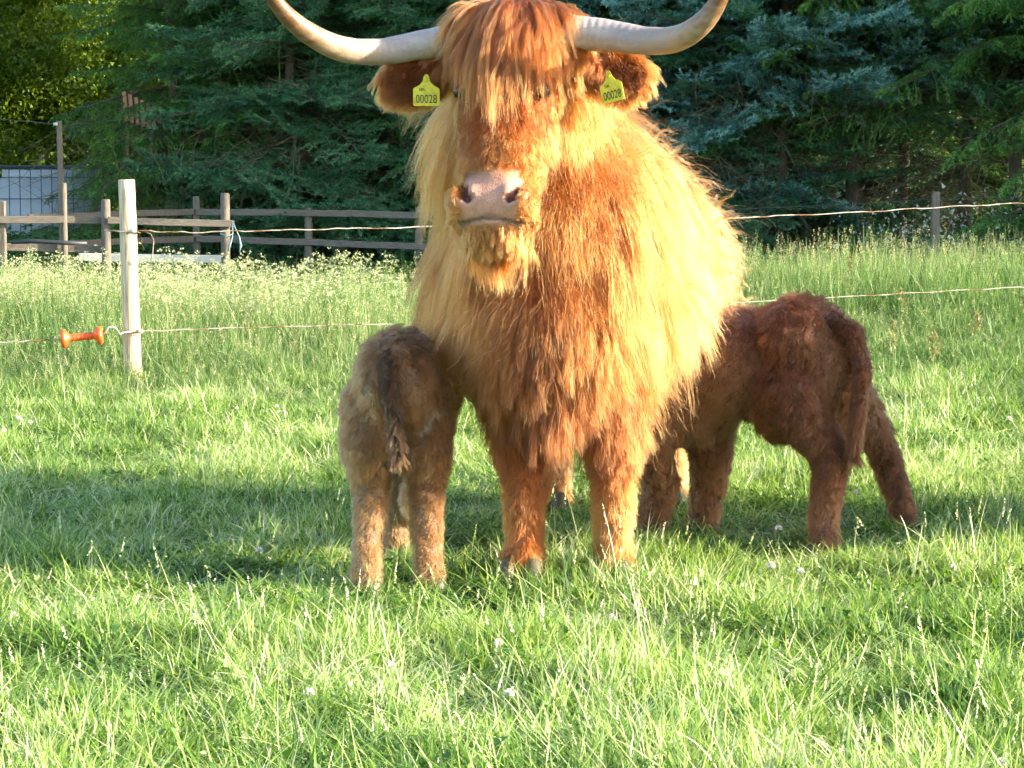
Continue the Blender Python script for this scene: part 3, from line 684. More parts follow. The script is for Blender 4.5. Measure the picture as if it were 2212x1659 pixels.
# ------------------------------------------------------------ animals: one remeshed body each, hair grown on it
_ico = {}
def ico():
    if 'm' not in _ico:
        bm = bmesh.new(); bmesh.ops.create_icosphere(bm, subdivisions=3, radius=1)
        _ico['m'] = (np.array([v.co[:] for v in bm.verts]), np.array([[v.index for v in f.verts] for f in bm.faces])); bm.free()
    return _ico['m']
class Body:
    def __init__(s): s.V = []; s.T = []; s.o = 0
    def ell(s, c, r, R=None):
        v, f = ico(); v = v*np.asarray(r, float)
        if R is not None: v = v @ np.asarray(R)
        s.V.append(v+np.asarray(c, float)); s.T.append(f+s.o); s.o += len(v)
    def limb(s, pts, rad, flat=1.0):
        pts = [np.asarray(p, float) for p in pts]
        for i in range(len(pts)-1):
            L = np.linalg.norm(pts[i+1]-pts[i]); n = max(2, int(L/(min(rad[i], rad[i+1])*.35)))
            for k in range(n+1):
                t = k/n; q = t*t*(3-2*t)*.5+t*.5; s.ell(pts[i]*(1-t)+pts[i+1]*t, rad[i]*(1-q)+rad[i+1]*q)
    def build(s, voxel, smooth_it=6):
        me = np_mesh('tmp', np.concatenate(s.V), np.concatenate(s.T)); o = bpy.data.objects.new('tmp', me); COL.objects.link(o)
        m = o.modifiers.new('r', 'REMESH'); m.mode = 'VOXEL'; m.voxel_size = voxel; m.adaptivity = 0
        m = o.modifiers.new('s', 'SMOOTH'); m.factor = .5; m.iterations = smooth_it
        dg = bpy.context.evaluated_depsgraph_get(); ev = o.evaluated_get(dg); out = bpy.data.meshes.new_from_object(ev)
        bpy.data.objects.remove(o); bpy.data.meshes.remove(me)
        for a in list(out.attributes):
            if a.name in ('sharp_face',): out.attributes.remove(a)
        out.polygons.foreach_set('use_smooth', np.ones(len(out.polygons), bool))
        return out
def coords(me):
    a = np.empty(len(me.vertices)*3, np.float32); me.vertices.foreach_get('co', a); return a.reshape(-1, 3).astype(float)
def vnormals(me):
    a = np.empty(len(me.vertices)*3, np.float32); me.vertex_normals.foreach_get('vector', a); return a.reshape(-1, 3).astype(float)
def setco(me, V): me.vertices.foreach_set('co', V.astype(np.float32).ravel()); me.update()
class Surf:
    def __init__(s, me):
        s.V = coords(me); n = len(me.polygons); me.calc_loop_triangles()
        t = np.empty(len(me.loop_triangles)*3, np.int32); me.loop_triangles.foreach_get('vertices', t); s.T = t.reshape(-1, 3)
        a, b, c = s.V[s.T[:, 0]], s.V[s.T[:, 1]], s.V[s.T[:, 2]]; cr = np.cross(b-a, c-a); s.A = np.linalg.norm(cr, axis=1)/2
        s.N = cr/(2*s.A[:, None]+1e-12); s.C = (a+b+c)/3
        s.bvh = BVHTree.FromPolygons([tuple(v) for v in s.V], [tuple(int(x) for x in f) for f in s.T])
    def sample(s, n, w, r):
        p = s.A*w; p = p/p.sum(); f = r.choice(len(p), n, p=p); u = r.uniform(0, 1, (n, 2)); k = u.sum(1) > 1; u[k] = 1-u[k]
        a, b, c = s.V[s.T[f, 0]], s.V[s.T[f, 1]], s.V[s.T[f, 2]]
        return a+(b-a)*u[:, :1]+(c-a)*u[:, 1:], s.N[f]
def unit(v): return v/(np.linalg.norm(v, axis=-1, keepdims=True)+1e-9)
def grow(S, p, n, L, comb, lift, grav, r, K=8, noise_=.12, off=.006, curl=0.0, cfreq=3.0):
    N = len(p); G = np.zeros((N, K, 3)); G[:, 0] = p - n*.004
    comb = comb - n*np.sum(comb*n, 1)[:, None]; comb = unit(comb); d = unit(comb + n*np.broadcast_to(lift, (N,))[:, None])
    ph = r.uniform(0, 6.28, N); e1 = unit(np.cross(comb, n))
    for k in range(1, K):
        d = unit(d + np.array([0, 0, -1.])*np.broadcast_to(grav, (N,))[:, None] + r.normal(0, noise_, (N, 3)))
        dc = d
        if curl: 
            c_ = curl*np.sin(ph+k*cfreq)[:, None]; dc = unit(d + e1*c_ + n*curl*.5*np.cos(ph+k*cfreq)[:, None])
        q = G[:, k-1] + dc*(L/(K-1))[:, None]
        o_ = off*min(1, k/2)
        for i in range(N):
            loc, nr, _, dist = S.bvh.find_nearest(Vector(q[i]), .08)
            if loc is None: continue
            sd_ = (Vector(q[i])-loc).dot(nr)
            if sd_ < o_:
                q[i] = np.array(loc)+np.array(nr)*o_
        G[:, k] = q; d = unit(d*.6+unit(q-G[:, k-1])*.4)
    return G
def strands(G, n, m, rad, clump, r, tint, tv=.08, frizz=.004, K=9, lenv=.35, wave=0.0, wf=9.0):
    N, KG, _ = G.shape; M = N*m; g = np.repeat(np.arange(N), m)
    s = 1-r.uniform(0, 1, M)**1.5*lenv; t = np.linspace(0, 1, K)
    u = (s[:, None]*t[None])*(KG-1); i0 = np.minimum(u.astype(int), KG-2); f = (u-i0)[..., None]
    base = G[g[:, None], i0]*(1-f)+G[g[:, None], i0+1]*f
    e1 = unit(np.cross(n, r.normal(size=n.shape))); e2 = np.cross(n, e1); e1 = e1[g]; e2 = e2[g]
    a = r.uniform(0, 6.28, M); q = np.sqrt(r.uniform(0, 1, M))*np.broadcast_to(rad, N)[g]
    off = e1*(q*np.cos(a))[:, None]+e2*(q*np.sin(a))[:, None]
    fall = 1-np.broadcast_to(clump, N)[g][:, None]*t[None]**.8
    out = base + off[:, None]*fall[..., None]
    out += np.cumsum(r.normal(0, frizz, (M, K, 3)), 1)*t[None, :, None]*.6
    if wave:
        ph = r.uniform(0, 6.28, N)[g][:, None]+r.normal(0, .5, M)[:, None]; out += e1[:, None]*(wave*np.sin(ph+t[None]*wf)*t[None])[..., None]
    tn = np.clip(np.broadcast_to(tint, N)[g] + r.normal(0, tv, M) + r.normal(0, tv*.6, N)[g], 0, 1)
    return out, tn
def hair(name, data, rad, m, parent, tip=.25, **k):
    tn = np.concatenate([d[1] for d in data]); sizes = []
    for d in data: sizes += [d[0].shape[1]]*len(d[0])
    hc = bpy.data.hair_curves.new(name); hc.add_curves(sizes)
    hc.attributes['position'].data.foreach_set('vector', np.concatenate([d[0].reshape(-1) for d in data]).astype(np.float32))
    ra = np.concatenate([np.tile(np.linspace(1, tip, d[0].shape[1])*rad, len(d[0])) for d in data]).astype(np.float32)
    at = hc.attributes.get('radius') or hc.attributes.new('radius', 'FLOAT', 'POINT'); at.data.foreach_set('value', ra)
    at = hc.attributes.new('tint', 'FLOAT', 'CURVE'); at.data.foreach_set('value', tn.astype(np.float32))
    hc.materials.append(m); o = link(name, hc, parent); 
    return tag(o, **k)
def paint(me, C):
    at = me.attributes.new('col', 'FLOAT_COLOR', 'POINT'); at.data.foreach_set('color', np.c_[C, np.ones(len(C))].astype(np.float32).ravel())
def sstep(a, b, x): t = np.clip((x-a)/(b-a), 0, 1); return t*t*(3-2*t)
def hoof(p, fw, parent, s=1.0):
    """cloven hoof: two claws side by side"""
    fw = unit(np.array([fw[0], fw[1], 0.])); sd_ = np.array([-fw[1], fw[0], 0]); bm = bmesh.new()
    for sg in (-1, 1):
        res = bmesh.ops.create_uvsphere(bm, u_segments=12, v_segments=8, radius=1)
        for v in res['verts']:
            x, y, z = v.co; z = max(z, -.35); x *= 1.25-(z+.35)*.35
            w_ = p + fw*(x*.042*s+.014*s) + sd_*(y*.024*s+sg*.024*s) + np.array([0, 0, (z+.35)*.045*s]); v.co = w_
    me = bpy.data.meshes.new('hoof'); bm.to_mesh(me); bm.free(); me.materials.append(M_hoof)
    for q in me.polygons: q.use_smooth = True
    return link('hoof', me, parent)

# ---- the cow
CO = np.array([.115, 5.50, 0.]); YAW = math.radians(-9); cy_, sy_ = math.cos(YAW), math.sin(YAW)
def Lc(v):   # world -> cow root
    v = np.asarray(v, float)-CO; return np.stack([v[..., 0]*cy_+v[..., 1]*sy_, -v[..., 0]*sy_+v[..., 1]*cy_, v[..., 2]], -1)
def Ld(v): v = np.asarray(v, float); return np.stack([v[..., 0]*cy_+v[..., 1]*sy_, -v[..., 0]*sy_+v[..., 1]*cy_, v[..., 2]], -1)
cow = empty('highland_cow', CO, YAW, label='big shaggy ginger highland cow with long horns facing the camera between two calves', cat='cow')
H0 = Lc((.0, 5.22, 1.365)); A_ = unit(Ld((-.045, -.20, -.45))); B_ = Ld((math.cos(.22), -math.sin(.22), 0.)); B_ = unit(B_-A_*np.dot(A_, B_))
N_ = np.cross(A_, B_); N_ = -N_ if Ld((0, -1, 0)).dot(N_) < 0 else N_
HR = np.array([A_, B_, N_])            # rows: world dirs of a, b, c
def Hd(a, b, c): return H0 + A_*a + B_*b + N_*c
def toH(p): q = p-H0; return q @ HR.T
B1 = Body()
B1.ell((-.01, .20, .80), (.295, .36, .34)); B1.ell((0, -.04, .68), (.22, .20, .25)); B1.ell((0, .70, .78), (.31, .50, .33)); B1.ell((0, 1.20, .80), (.27, .30, .28))
B1.ell((0, .25, 1.0), (.14, .34, .14)); B1.ell((0, .9, .95), (.2, .5, .12)); B1.ell((0, -.02, .88), (.23, .22, .26))
B1.ell((.015, -.10, .53), (.09, .10, .12))
nk = [np.array([0, .08, .95]), Lc((.05, 5.50, 1.12)), Hd(.06, 0, -.10)]
B1.limb(nk, [.25, .195, .135])
for sx, fy in ((-1, -.02), (1, .0)):
    x = .03+.112*sx
    B1.limb([(.01+.15*sx, .08, .75), (.02+.13*sx, .02, .50), (x, fy, .30), (x*1.0, fy, .12), (x, fy-.02, .05)], [.13, .085, .053, .040, .045])
B1.limb([(-.16, 1.2, .78), (-.18, 1.02, .56), (-.175, 1.28, .38), (-.175, 1.2, .14), (-.175, 1.18, .05)], [.17, .12, .052, .042, .045])
B1.limb([(.17, 1.2, .78), (.19, 1.04, .56), (.18, 1.34, .38), (.18, 1.30, .14), (.18, 1.28, .05)], [.17, .12, .052, .042, .045])
B1.ell((0, 1.0, .50), (.11, .12, .08))
B1.limb([(0, 1.45, .95), (0, 1.56, .8), (0, 1.58, .45)], [.04, .03, .02])
def he(a, b, c, ra, rb, rc): B1.ell(Hd(a, b, c), (ra, rb, rc), HR)
he(.07, 0, -.03, .12, .118, .115)
B1.limb([Hd(.0, -.085, -.03), Hd(-.015, 0, -.03), Hd(.0, .085, -.03)], [.05, .058, .05])
for k in range(9):
    t = k/8; he(.12+.29*t, 0, -.005-.008*t, .06, .104-.018*t, .098-.032*t)
he(.448, 0, -.005, .060, .100, .068); he(.486, .0, -.012, .040, .107, .056); he(.452, -.058, .012, .044, .050, .058); he(.452, .058, .012, .044, .050, .058); he(.40, 0, .01, .05, .07, .055)
he(.526, 0, -.038, .030, .076, .047)
he(.20, -.045, -.075, .12, .048, .075); he(.20, .045, -.075, .12, .048, .075); he(.36, 0, -.055, .12, .065, .05)
for sg in (-1, 1): he(.165, .085*sg, .025, .035, .028, .03)
EARS = []
for sg, cpx, dep, tilt in ((-1, (893, 166), 5.25, .22), (1, (1330, 158), 5.22, -.14)):
    c = Lc(P(cpx[0], cpx[1], dep)); ux = Ld((math.cos(tilt), 0, math.sin(tilt))); uy = Ld((-math.sin(tilt), 0, math.cos(tilt))); uz = np.cross(ux, uy)
    R = np.array([ux, uy, uz]); EARS.append((sg, c, R)); B1.ell(c, (.090, .058, .019), R)
    B1.limb([Hd(.05, .10*sg, -.03), c-ux*sg*.04], [.035, .028])
body = B1.build(.0085, 5)
V = coords(body); Nn = vnormals(body); h = toH(V)
# ear cups, nostrils, mouth, crease lines
for sg, c, R in EARS:
    q = (V-c) @ R.T; fr = (Nn @ Ld((0, -1, 0))) > .2
    wgt = np.exp(-(q[:, 0]/.05)**2-(q[:, 1]/.026)**2)*fr*(abs(q[:, 2]) < .05); V += Ld((0, 1, 0))*(.014*wgt)[:, None]
nost = np.zeros(len(V))
for sg in (-1, 1):
    for (a, b, ra, rb, s_) in ((.441, .061*sg, .025, .014, 1.05), (.422, .070*sg, .016, .010, .95), (.459, .049*sg, .012, .015, .95)):
        wv = np.exp(-((h[:, 0]-a)/ra)**2-((h[:, 1]-b)/rb)**2)*(h[:, 2] > .0)*s_; nost = np.maximum(nost, wv)
rim = np.zeros(len(V))
for sg in (-1, 1): rim = np.maximum(rim, np.exp(-((h[:, 0]-.435)/.029)**2-((h[:, 1]-.037*sg)/.013)**2)*(h[:, 2] > 0))
ml = .500 + .007*np.exp(-((np.abs(h[:, 1])-.060)/.026)**2)
mouth = np.exp(-((h[:, 0]-ml)/.0055)**2)*(h[:, 2] > -.06)*(h[:, 0] > .43)*(h[:, 0] < .56)
V -= N_*(.036*sstep(.25, .95, nost))[:, None]; V += N_*(.005*rim)[:, None]; V -= unit(Nn)*(.008*mouth)[:, None]
setco(body, V)
isH = (h[:, 0] > -.08) & (h[:, 0] < .59) & (np.abs(h[:, 1]) < .17) & (h[:, 2] > -.13) & (h[:, 2] < .2)
C = np.tile(np.array([.26, .085, .022]), (len(V), 1))
pad = sstep(.385, .42, h[:, 0]+.25*np.abs(h[:, 1])*0)*sstep(.084, .060, np.abs(h[:, 1]))*sstep(-.01, .02, h[:, 2])*sstep(.519, .503, h[:, 0])*isH
nzv = np.array([mnoise.noise(Vector(tuple(v*90))) for v in V]); C = C*(1-pad[:, None])+np.array([.46, .235, .165])*(1+.25*nzv)[:, None]*pad[:, None]
lip = isH*sstep(.37, .41, h[:, 0])*(1-pad); C = C*(1-.6*lip[:, None])+np.array([.34, .18, .08])*.6*lip[:, None]
dk = np.exp(-((h[:, 0]-.392)/.014)**2-((h[:, 1]+.054)/.026)**2)*isH; C = C*(1-.75*dk[:, None])+np.array([.07, .05, .045])*.75*dk[:, None]
k_ = sstep(.3, .8, nost)[:, None]; C = C*(1-k_)+np.array([.13, .04, .03])*k_
k_ = sstep(.2, .8, mouth)[:, None]; C = C*(1-k_)+np.array([.13, .07, .045])*k_
for sg, c, R in EARS:
    q = (V-c) @ R.T; k_ = (np.exp(-(q[:, 0]/.05)**2-(q[:, 1]/.03)**2)*.8*(np.abs(q[:, 2]) < .05))[:, None]; C = C*(1-k_)+np.array([.20, .06, .025])*k_
paint(body, C); body.materials.append(M_skin); body.name = 'body'
link('body', body, cow)
for x, fy in ((-.082, -.05), (.142, -.03)): hoof(np.array([x, fy, .0]), (0, -1), cow, 1.25)
for x, fy in ((-.175, 1.14), (.18, 1.24)): hoof(np.array([x, fy, .0]), (0, -1), cow, 1.2)
for sg in (-1, 1):
    v, f = ico(); link('eye', np_mesh('eye', v*.0185+Hd(.182, .097*sg, .040), f, M_eye, True), cow)
# horns
for pts, rad in (([(985, 84, 5.23), (900, 99, 5.23), (820, 112, 5.2), (740, 106, 5.15), (672, 75, 5.1), (615, 28, 5.05), (572, -35, 5.01), (545, -105, 4.98), (530, -170, 4.96)], [.037, .034, .031, .0295, .0255, .020, .014, .008, .003]),
                 ([(1225, 70, 5.20), (1310, 76, 5.17), (1395, 88, 5.12), (1460, 84, 5.06), (1515, 52, 5.0), (1553, 0, 4.97), (1575, -65, 4.95), (1585, -130, 4.94), (1583, -190, 4.94)], [.043, .037, .0325, .030, .0255, .020, .014, .008, .003])):
    q = np.array([Lc(P(*p)) for p in pts]); n = len(q); t = np.linspace(0, n-1, 70)
    # catmull-rom through the points
    qq = np.vstack([2*q[0]-q[1], q, 2*q[-1]-q[-2]]); out = []
    for u in t:
        i = min(int(u), n-2); f = u-i; p0, p1, p2, p3 = qq[i:i+4]
        out.append(.5*((2*p1)+(-p0+p2)*f+(2*p0-5*p1+4*p2-p3)*f*f+(-p0+3*p1-3*p2+p3)*f**3))
    rr = np.interp(t, range(n), rad)*(1+.012*np.sin(t*9)*(t < 3))
    Vh, Q, T = tube_arrays(np.array(out), rr, 24); hv_ = np.concatenate([np.repeat(t/(n-1), 24), [0, 1]])
    link('horn', np_mesh('horn', Vh, [Q, T], M_horn, True, {'h': hv_*1.02}), cow)
# ear tags
def textmesh(s, size, sx, m):
    cu = bpy.data.curves.new('t', 'FONT'); cu.body = s; cu.size = size; cu.align_x = 'CENTER'; cu.align_y = 'CENTER'; cu.extrude = .0002; cu.resolution_u = 4
    o = bpy.data.objects.new('t', cu); COL.objects.link(o); dg = bpy.context.evaluated_depsgraph_get(); me = bpy.data.meshes.new_from_object(o.evaluated_get(dg)); bpy.data.objects.remove(o)
    for v in me.vertices: v.co.x *= sx
    me.materials.clear(); me.materials.append(m); return me
for px, py, dep, roll, yaw, sxx in ((921, 209, 5.17, .0, .05, 1.0), (1322, 200, 5.10, .22, -.50, .92)):
    c = Lc(P(px, py, dep)); me = bpy.data.meshes.new('ear_tag'); bm = bmesh.new()
    w2, h2 = .031, .0215
    out = [(-w2+.003, -h2), (w2-.003, -h2), (w2, -h2+.003), (w2, h2-.003), (w2-.004, h2), (.016, h2+.006), (.009, h2+.014), (.006, h2+.026), (.003, h2+.030), (-.003, h2+.030), (-.006, h2+.026), (-.009, h2+.014), (-.016, h2+.006), (-w2+.004, h2), (-w2, h2-.003), (-w2, -h2+.003)]
    vs = [bm.verts.new((x, y, 0)) for x, y in out]; f = bm.faces.new(vs); rr = bmesh.ops.extrude_face_region(bm, geom=[f])
    for v in [e for e in rr['geom'] if isinstance(e, bmesh.types.BMVert)]: v.co.z -= .0018
    bmesh.ops.recalc_face_normals(bm, faces=bm.faces[:]); bm.to_mesh(me); bm.free(); me.materials.append(M_tag)
    o = link('ear_tag', me, cow); o.location = c
    o.rotation_euler = (Matrix.Rotation(-YAW, 3, 'Z') @ Matrix.Rotation(yaw, 3, 'Z') @ Matrix.Rotation(math.pi/2, 3, 'X') @ Matrix.Rotation(roll, 3, 'Z')).to_euler(); o.scale = (sxx, 1, 1)
    n_ = link('number', textmesh('00028', .028, .72, M_ink), o); n_.location = (0, -.006, .0006)
    n_ = link('country_code', textmesh('DK', .010, 1.0, M_ink), o); n_.location = (-.010, .0165, .0006)
    V, Q, T = tube_arrays([(0, h2+.018, -.004), (0, h2+.018, .003)], .005, 12); link('rivet', np_mesh('rivet', V, [Q, T], M_tag, True), o)

# ---- cow hair
r = np.random.default_rng(11)
S = Surf(body); ch = toH(S.C)
inH = (ch[:, 0] > -.07) & (ch[:, 0] < .59) & (np.abs(ch[:, 1]) < .16) & (ch[:, 2] > -.11)
earm = np.zeros(len(S.C), bool)
for sg, c, R in EARS:
    q = (S.C-c) @ R.T; earm |= (np.abs(q[:, 0]) < .105) & (np.abs(q[:, 1]) < .07) & (np.abs(q[:, 2]) < .04)
nose = inH & (ch[:, 0] > .365)
z = S.C[:, 2]
legm = (z < .42) & ~inH
def blot(p, s=3.0, o=0): return np.array([mnoise.noise(Vector((x*s+o, y*s+o, q*s*.6))) for x, y, q in p])
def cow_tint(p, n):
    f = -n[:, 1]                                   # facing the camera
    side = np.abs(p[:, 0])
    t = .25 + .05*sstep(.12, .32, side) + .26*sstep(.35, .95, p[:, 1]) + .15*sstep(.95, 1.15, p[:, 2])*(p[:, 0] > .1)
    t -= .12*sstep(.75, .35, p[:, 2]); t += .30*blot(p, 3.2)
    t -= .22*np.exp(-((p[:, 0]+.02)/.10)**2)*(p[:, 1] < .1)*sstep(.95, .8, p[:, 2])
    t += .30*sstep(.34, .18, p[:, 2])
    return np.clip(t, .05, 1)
# body coat
wgt = np.where(inH | earm | legm, 0, 1.)
wgt *= np.where(S.N[:, 1] > .6, .35, 1)*np.where(S.C[:, 1] > .9, .7, 1)
p, n = S.sample(6000, wgt, r); sgn = np.sign(p[:, 0]+r.normal(0, .03, len(p)))
top = np.clip(n[:, 2], 0, 1)
comb = np.stack([sgn*top*.9, .30*np.ones(len(p))*(p[:, 1] > .1), -1.0*np.ones(len(p))], 1)
L = .11 + .05*sstep(-.2, .2, p[:, 1])*(p[:, 2] > .6) - .05*sstep(.62, .48, p[:, 2])
L *= np.where(p[:, 1] > 1.0, .8, 1)*r.uniform(.7, 1.25, len(p))
G = grow(S, p, n, L, comb, .40, .12, r, 8, .11, .010)
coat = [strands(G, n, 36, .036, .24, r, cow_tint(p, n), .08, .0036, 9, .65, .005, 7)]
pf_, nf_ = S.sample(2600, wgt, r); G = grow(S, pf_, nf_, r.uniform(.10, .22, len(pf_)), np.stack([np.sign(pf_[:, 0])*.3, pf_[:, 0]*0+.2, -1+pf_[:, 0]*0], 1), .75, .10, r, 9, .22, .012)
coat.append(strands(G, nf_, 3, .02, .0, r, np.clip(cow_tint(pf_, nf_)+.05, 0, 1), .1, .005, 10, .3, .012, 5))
# curls on the back and rump
wgt = np.where(inH | earm | legm, 0, 1.)*(S.C[:, 1] > .55)*(S.N[:, 2] > -.2)
p, n = S.sample(900, wgt, r); comb = np.stack([np.sign(p[:, 0])*.5, r.normal(0, .7, len(p)), -.6*np.ones(len(p))], 1)
G = grow(S, p, n, r.uniform(.09, .2, len(p)), comb, .8, .06, r, 12, .2, .012, .9, 1.1)
coat.append(strands(G, n, 20, .012, .85, r, np.clip(cow_tint(p, n)+.05, 0, 1), .07, .0012, 14, .25))
# legs
lz = legm & (z > .035)
p, n = S.sample(3200, np.where(lz, 1., 0), r); comb = np.stack([p[:, 0]*0, .35*np.ones(len(p)), -1*np.ones(len(p))], 1)
L = r.uniform(.022, .04, len(p)) + .05*sstep(.25, .42, p[:, 2])
G = grow(S, p, n, L, comb, .45, .05, r, 6, .10, .005)
coat.append(strands(G, n, 22, .016, .35, r, np.clip(cow_tint(p, n)+.04, 0, 1), .07, .0018, 7, .4))
# feathering round the hooves
p, n = S.sample(520, np.where((z < .10) & (z > .03), 1., 0), r); G = grow(S, p, n, r.uniform(.04, .065, len(p)), np.tile([0, -.3, -1.], (len(p), 1)), .7, .15, r, 6, .15, .004)
coat.append(strands(G, n, 20, .01, .6, r, .45, .08, .002, 7, .4))
hair('coat', coat, .00055, M_cowhair, cow)
# beard, dewlap tuft and belly fringe: long and thin ended
fr = []
w_ = (np.abs(S.C[:, 0]) < .16) & (S.C[:, 2] < .72) & (S.C[:, 1] < .05) & (S.N[:, 2] < .35) & ~legm
p, n = S.sample(230, w_*1., r); G = grow(S, p, n, r.uniform(.09, .18, len(p)), np.tile([0, -.1, -1.], (len(p), 1)), .5, .3, r, 9, .1, .012)
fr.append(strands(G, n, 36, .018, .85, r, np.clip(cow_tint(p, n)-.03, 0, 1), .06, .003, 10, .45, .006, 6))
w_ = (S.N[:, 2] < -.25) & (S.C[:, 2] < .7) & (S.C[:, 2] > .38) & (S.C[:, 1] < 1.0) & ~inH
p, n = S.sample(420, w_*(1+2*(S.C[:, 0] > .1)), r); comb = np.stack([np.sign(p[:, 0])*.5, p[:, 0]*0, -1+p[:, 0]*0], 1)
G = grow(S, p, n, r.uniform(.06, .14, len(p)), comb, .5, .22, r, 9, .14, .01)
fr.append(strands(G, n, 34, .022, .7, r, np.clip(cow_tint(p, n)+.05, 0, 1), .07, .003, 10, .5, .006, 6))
# long fleece on the sides of the neck and shoulders
hd_ = np.linalg.norm(ch - np.clip(ch[:, :1], 0, .45)*np.array([1., 0, 0]), axis=1)
w_ = (hd_ > .21) & (S.C[:, 2] > .72) & (np.abs(S.C[:, 0]) > .13) & (S.C[:, 1] < .75) & ~inH & ~earm & (np.abs(S.N[:, 0]) > .35)
p, n = S.sample(900, w_*1., r); comb = np.stack([np.sign(p[:, 0])*.2, .15+p[:, 0]*0, -1+p[:, 0]*0], 1)
G = grow(S, p, n, r.uniform(.18, .32, len(p)), comb, .50, .20, r, 10, .08, .018)
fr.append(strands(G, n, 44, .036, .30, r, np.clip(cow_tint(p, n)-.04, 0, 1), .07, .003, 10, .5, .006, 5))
hair('fringe', fr, .0006, M_cowhair, cow)
# face
fc = []
pc = toH(S.C); f_ = inH & ~nose & ~earm
p, n = S.sample(1500, f_*1., r); hp = toH(p)
comb = A_*1.0 + B_*(np.sign(hp[:, 1])*.8*np.clip(np.abs(hp[:, 1])/.06, 0, 1))[:, None]; comb[:, 2] -= .25
L = r.uniform(.022, .036, len(p)) + .035*sstep(.0, -.06, hp[:, 2])
eyed = np.minimum(np.linalg.norm(hp-np.array([.182, .097, .04]), axis=1), np.linalg.norm(hp-np.array([.182, -.097, .04]), axis=1)); L = np.where(eyed < .04, .010, L)
G = grow(S, p, n, L, comb, .35, .08, r, 7, .1, .004)
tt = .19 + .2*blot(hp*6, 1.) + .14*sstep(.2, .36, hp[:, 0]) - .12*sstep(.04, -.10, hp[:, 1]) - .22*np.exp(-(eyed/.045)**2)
fc.append(strands(G, n, 30, .014, .4, r, np.clip(tt, .1, .9), .06, .0015, 8, .4))
# short fuzz of the muzzle sides, whiskers of the chin
nf = inH & (pc[:, 0] > .355) & ((np.abs(pc[:, 1]) > .066) | (pc[:, 0] > .512) | (pc[:, 0] < .385) | (pc[:, 2] < 0))
p, n = S.sample(1300, nf*1., r); hp = toH(p); comb = A_*.6 + B_*(np.sign(hp[:, 1])*.7)[:, None]
G = grow(S, p, n, r.uniform(.008, .015, len(p)), comb, .4, .05, r, 5, .1, .002); fc.append(strands(G, n, 16, .008, .2, r, .42, .08, .0008, 8, .4))
ck = inH & (pc[:, 0] > .512); p, n = S.sample(160, ck*1., r); G = grow(S, p, n, r.uniform(.02, .045, len(p)), np.tile([0, 0, -1.], (len(p), 1)), .6, .2, r, 7, .1, .004)
fc.append(strands(G, n, 16, .008, .5, r, .42, .1, .0015, 8, .4))
# throat beard below the jaw
jb = inH & (pc[:, 2] < -.04) & (pc[:, 0] > .12); p, n = S.sample(200, jb*1., r); G = grow(S, p, n, r.uniform(.05, .12, len(p)), np.tile([.05, -.1, -1.], (len(p), 1)), .3, .25, r, 8, .08, .01)
fc.append(strands(G, n, 30, .018, .5, r, .28, .1, .003, 8, .5, .005, 6))
hair('face_hair', fc, .0006, M_cowhair, cow)
# ears
eh = []
p, n = S.sample(1000, earm*1., r); L = np.zeros(len(p)); comb = np.zeros((len(p), 3)); edge = np.zeros(len(p))
for sg, c, R in EARS:
    q = (p-c) @ R.T; me_ = (np.abs(q[:, 0]) < .12) & (np.abs(q[:, 1]) < .075) & (np.abs(q[:, 2]) < .05)
    rr = np.hypot(q[:, 0]/.090, q[:, 1]/.058)
    out_ = unit(np.stack([q[:, 0]+sg*.03, q[:, 1]-.02, q[:, 2]*0], 1)) @ R
    comb[me_] = (out_*.8+np.array([0, 0, -.6]))[me_]; edge[me_] = sstep(.55, .95, rr)[me_]; L[me_] = (.011+.034*sstep(.65, 1., rr))[me_]
comb[L == 0] = (0, 0, -1); L = np.maximum(L, .02)*r.uniform(.8, 1.3, len(p))
G = grow(S, p, n, L, comb, .35, .12, r, 7, .1, .004); eh.append(strands(G, n, 30, .011, .4, r, .02+.42*edge, .06, .0015, 8, .4))
hair('ear_hair', eh, .0006, M_cowhair, cow)
# forelock: long stringy locks falling over the brow
N = 620; bb = np.clip(r.normal(0, .05, N), -.10, .10); aa = r.uniform(-.055, .07, N) ; roots = []; nrm = []
for a, b in zip(aa, bb):
    o_ = Hd(a, b, .35) if a > -.0 else Hd(a-.25, b, .25); dirn = -(N_ if a > 0 else unit(N_-A_*.9))
    loc, nr, _, _ = S.bvh.ray_cast(Vector(o_), Vector(dirn))
    if loc is None: loc, nr, _, _ = S.bvh.find_nearest(Vector(Hd(a, b, .1)))
    roots.append(np.array(loc)); nrm.append(np.array(nr))
p = np.array(roots); n = np.array(nrm); hp = toH(p)
L = np.clip(r.normal(.235, .05, N), .12, .33) - .15*np.abs(bb)/.11 - np.clip(hp[:, 0], 0, .1)*.6
comb = A_*1.0 + B_*(bb*2.6)[:, None] + Ld((.0, -.3, 0))
G = grow(S, p, n, L, comb, .55, .22, r, 12, .05, .022, .10, .8)
G += np.cumsum(np.tile((B_*-.0), (12, 1)), 0)
lk = [strands(G, n, 28, .0062, .6, r, r.uniform(.05, .32, N), .05, .0016, 14, .45, .007, 8)]
p2, n2 = S.sample(260, (inH & (pc[:, 0] < .09) & (pc[:, 2] > -.1))*1., r); hp = toH(p2)
G = grow(S, p2, n2, r.uniform(.11, .20, len(p2))*(1-.6*sstep(.05, .10, np.abs(hp[:, 1]))), A_ + B_*(hp[:, 1]*3)[:, None], .35, .15, r, 9, .08, .010)
lk.append(strands(G, n2, 40, .014, .7, r, .22, .07, .0015, 14, .4))
hair('forelock', lk, .0005, M_cowhair, cow)
print('cow done')

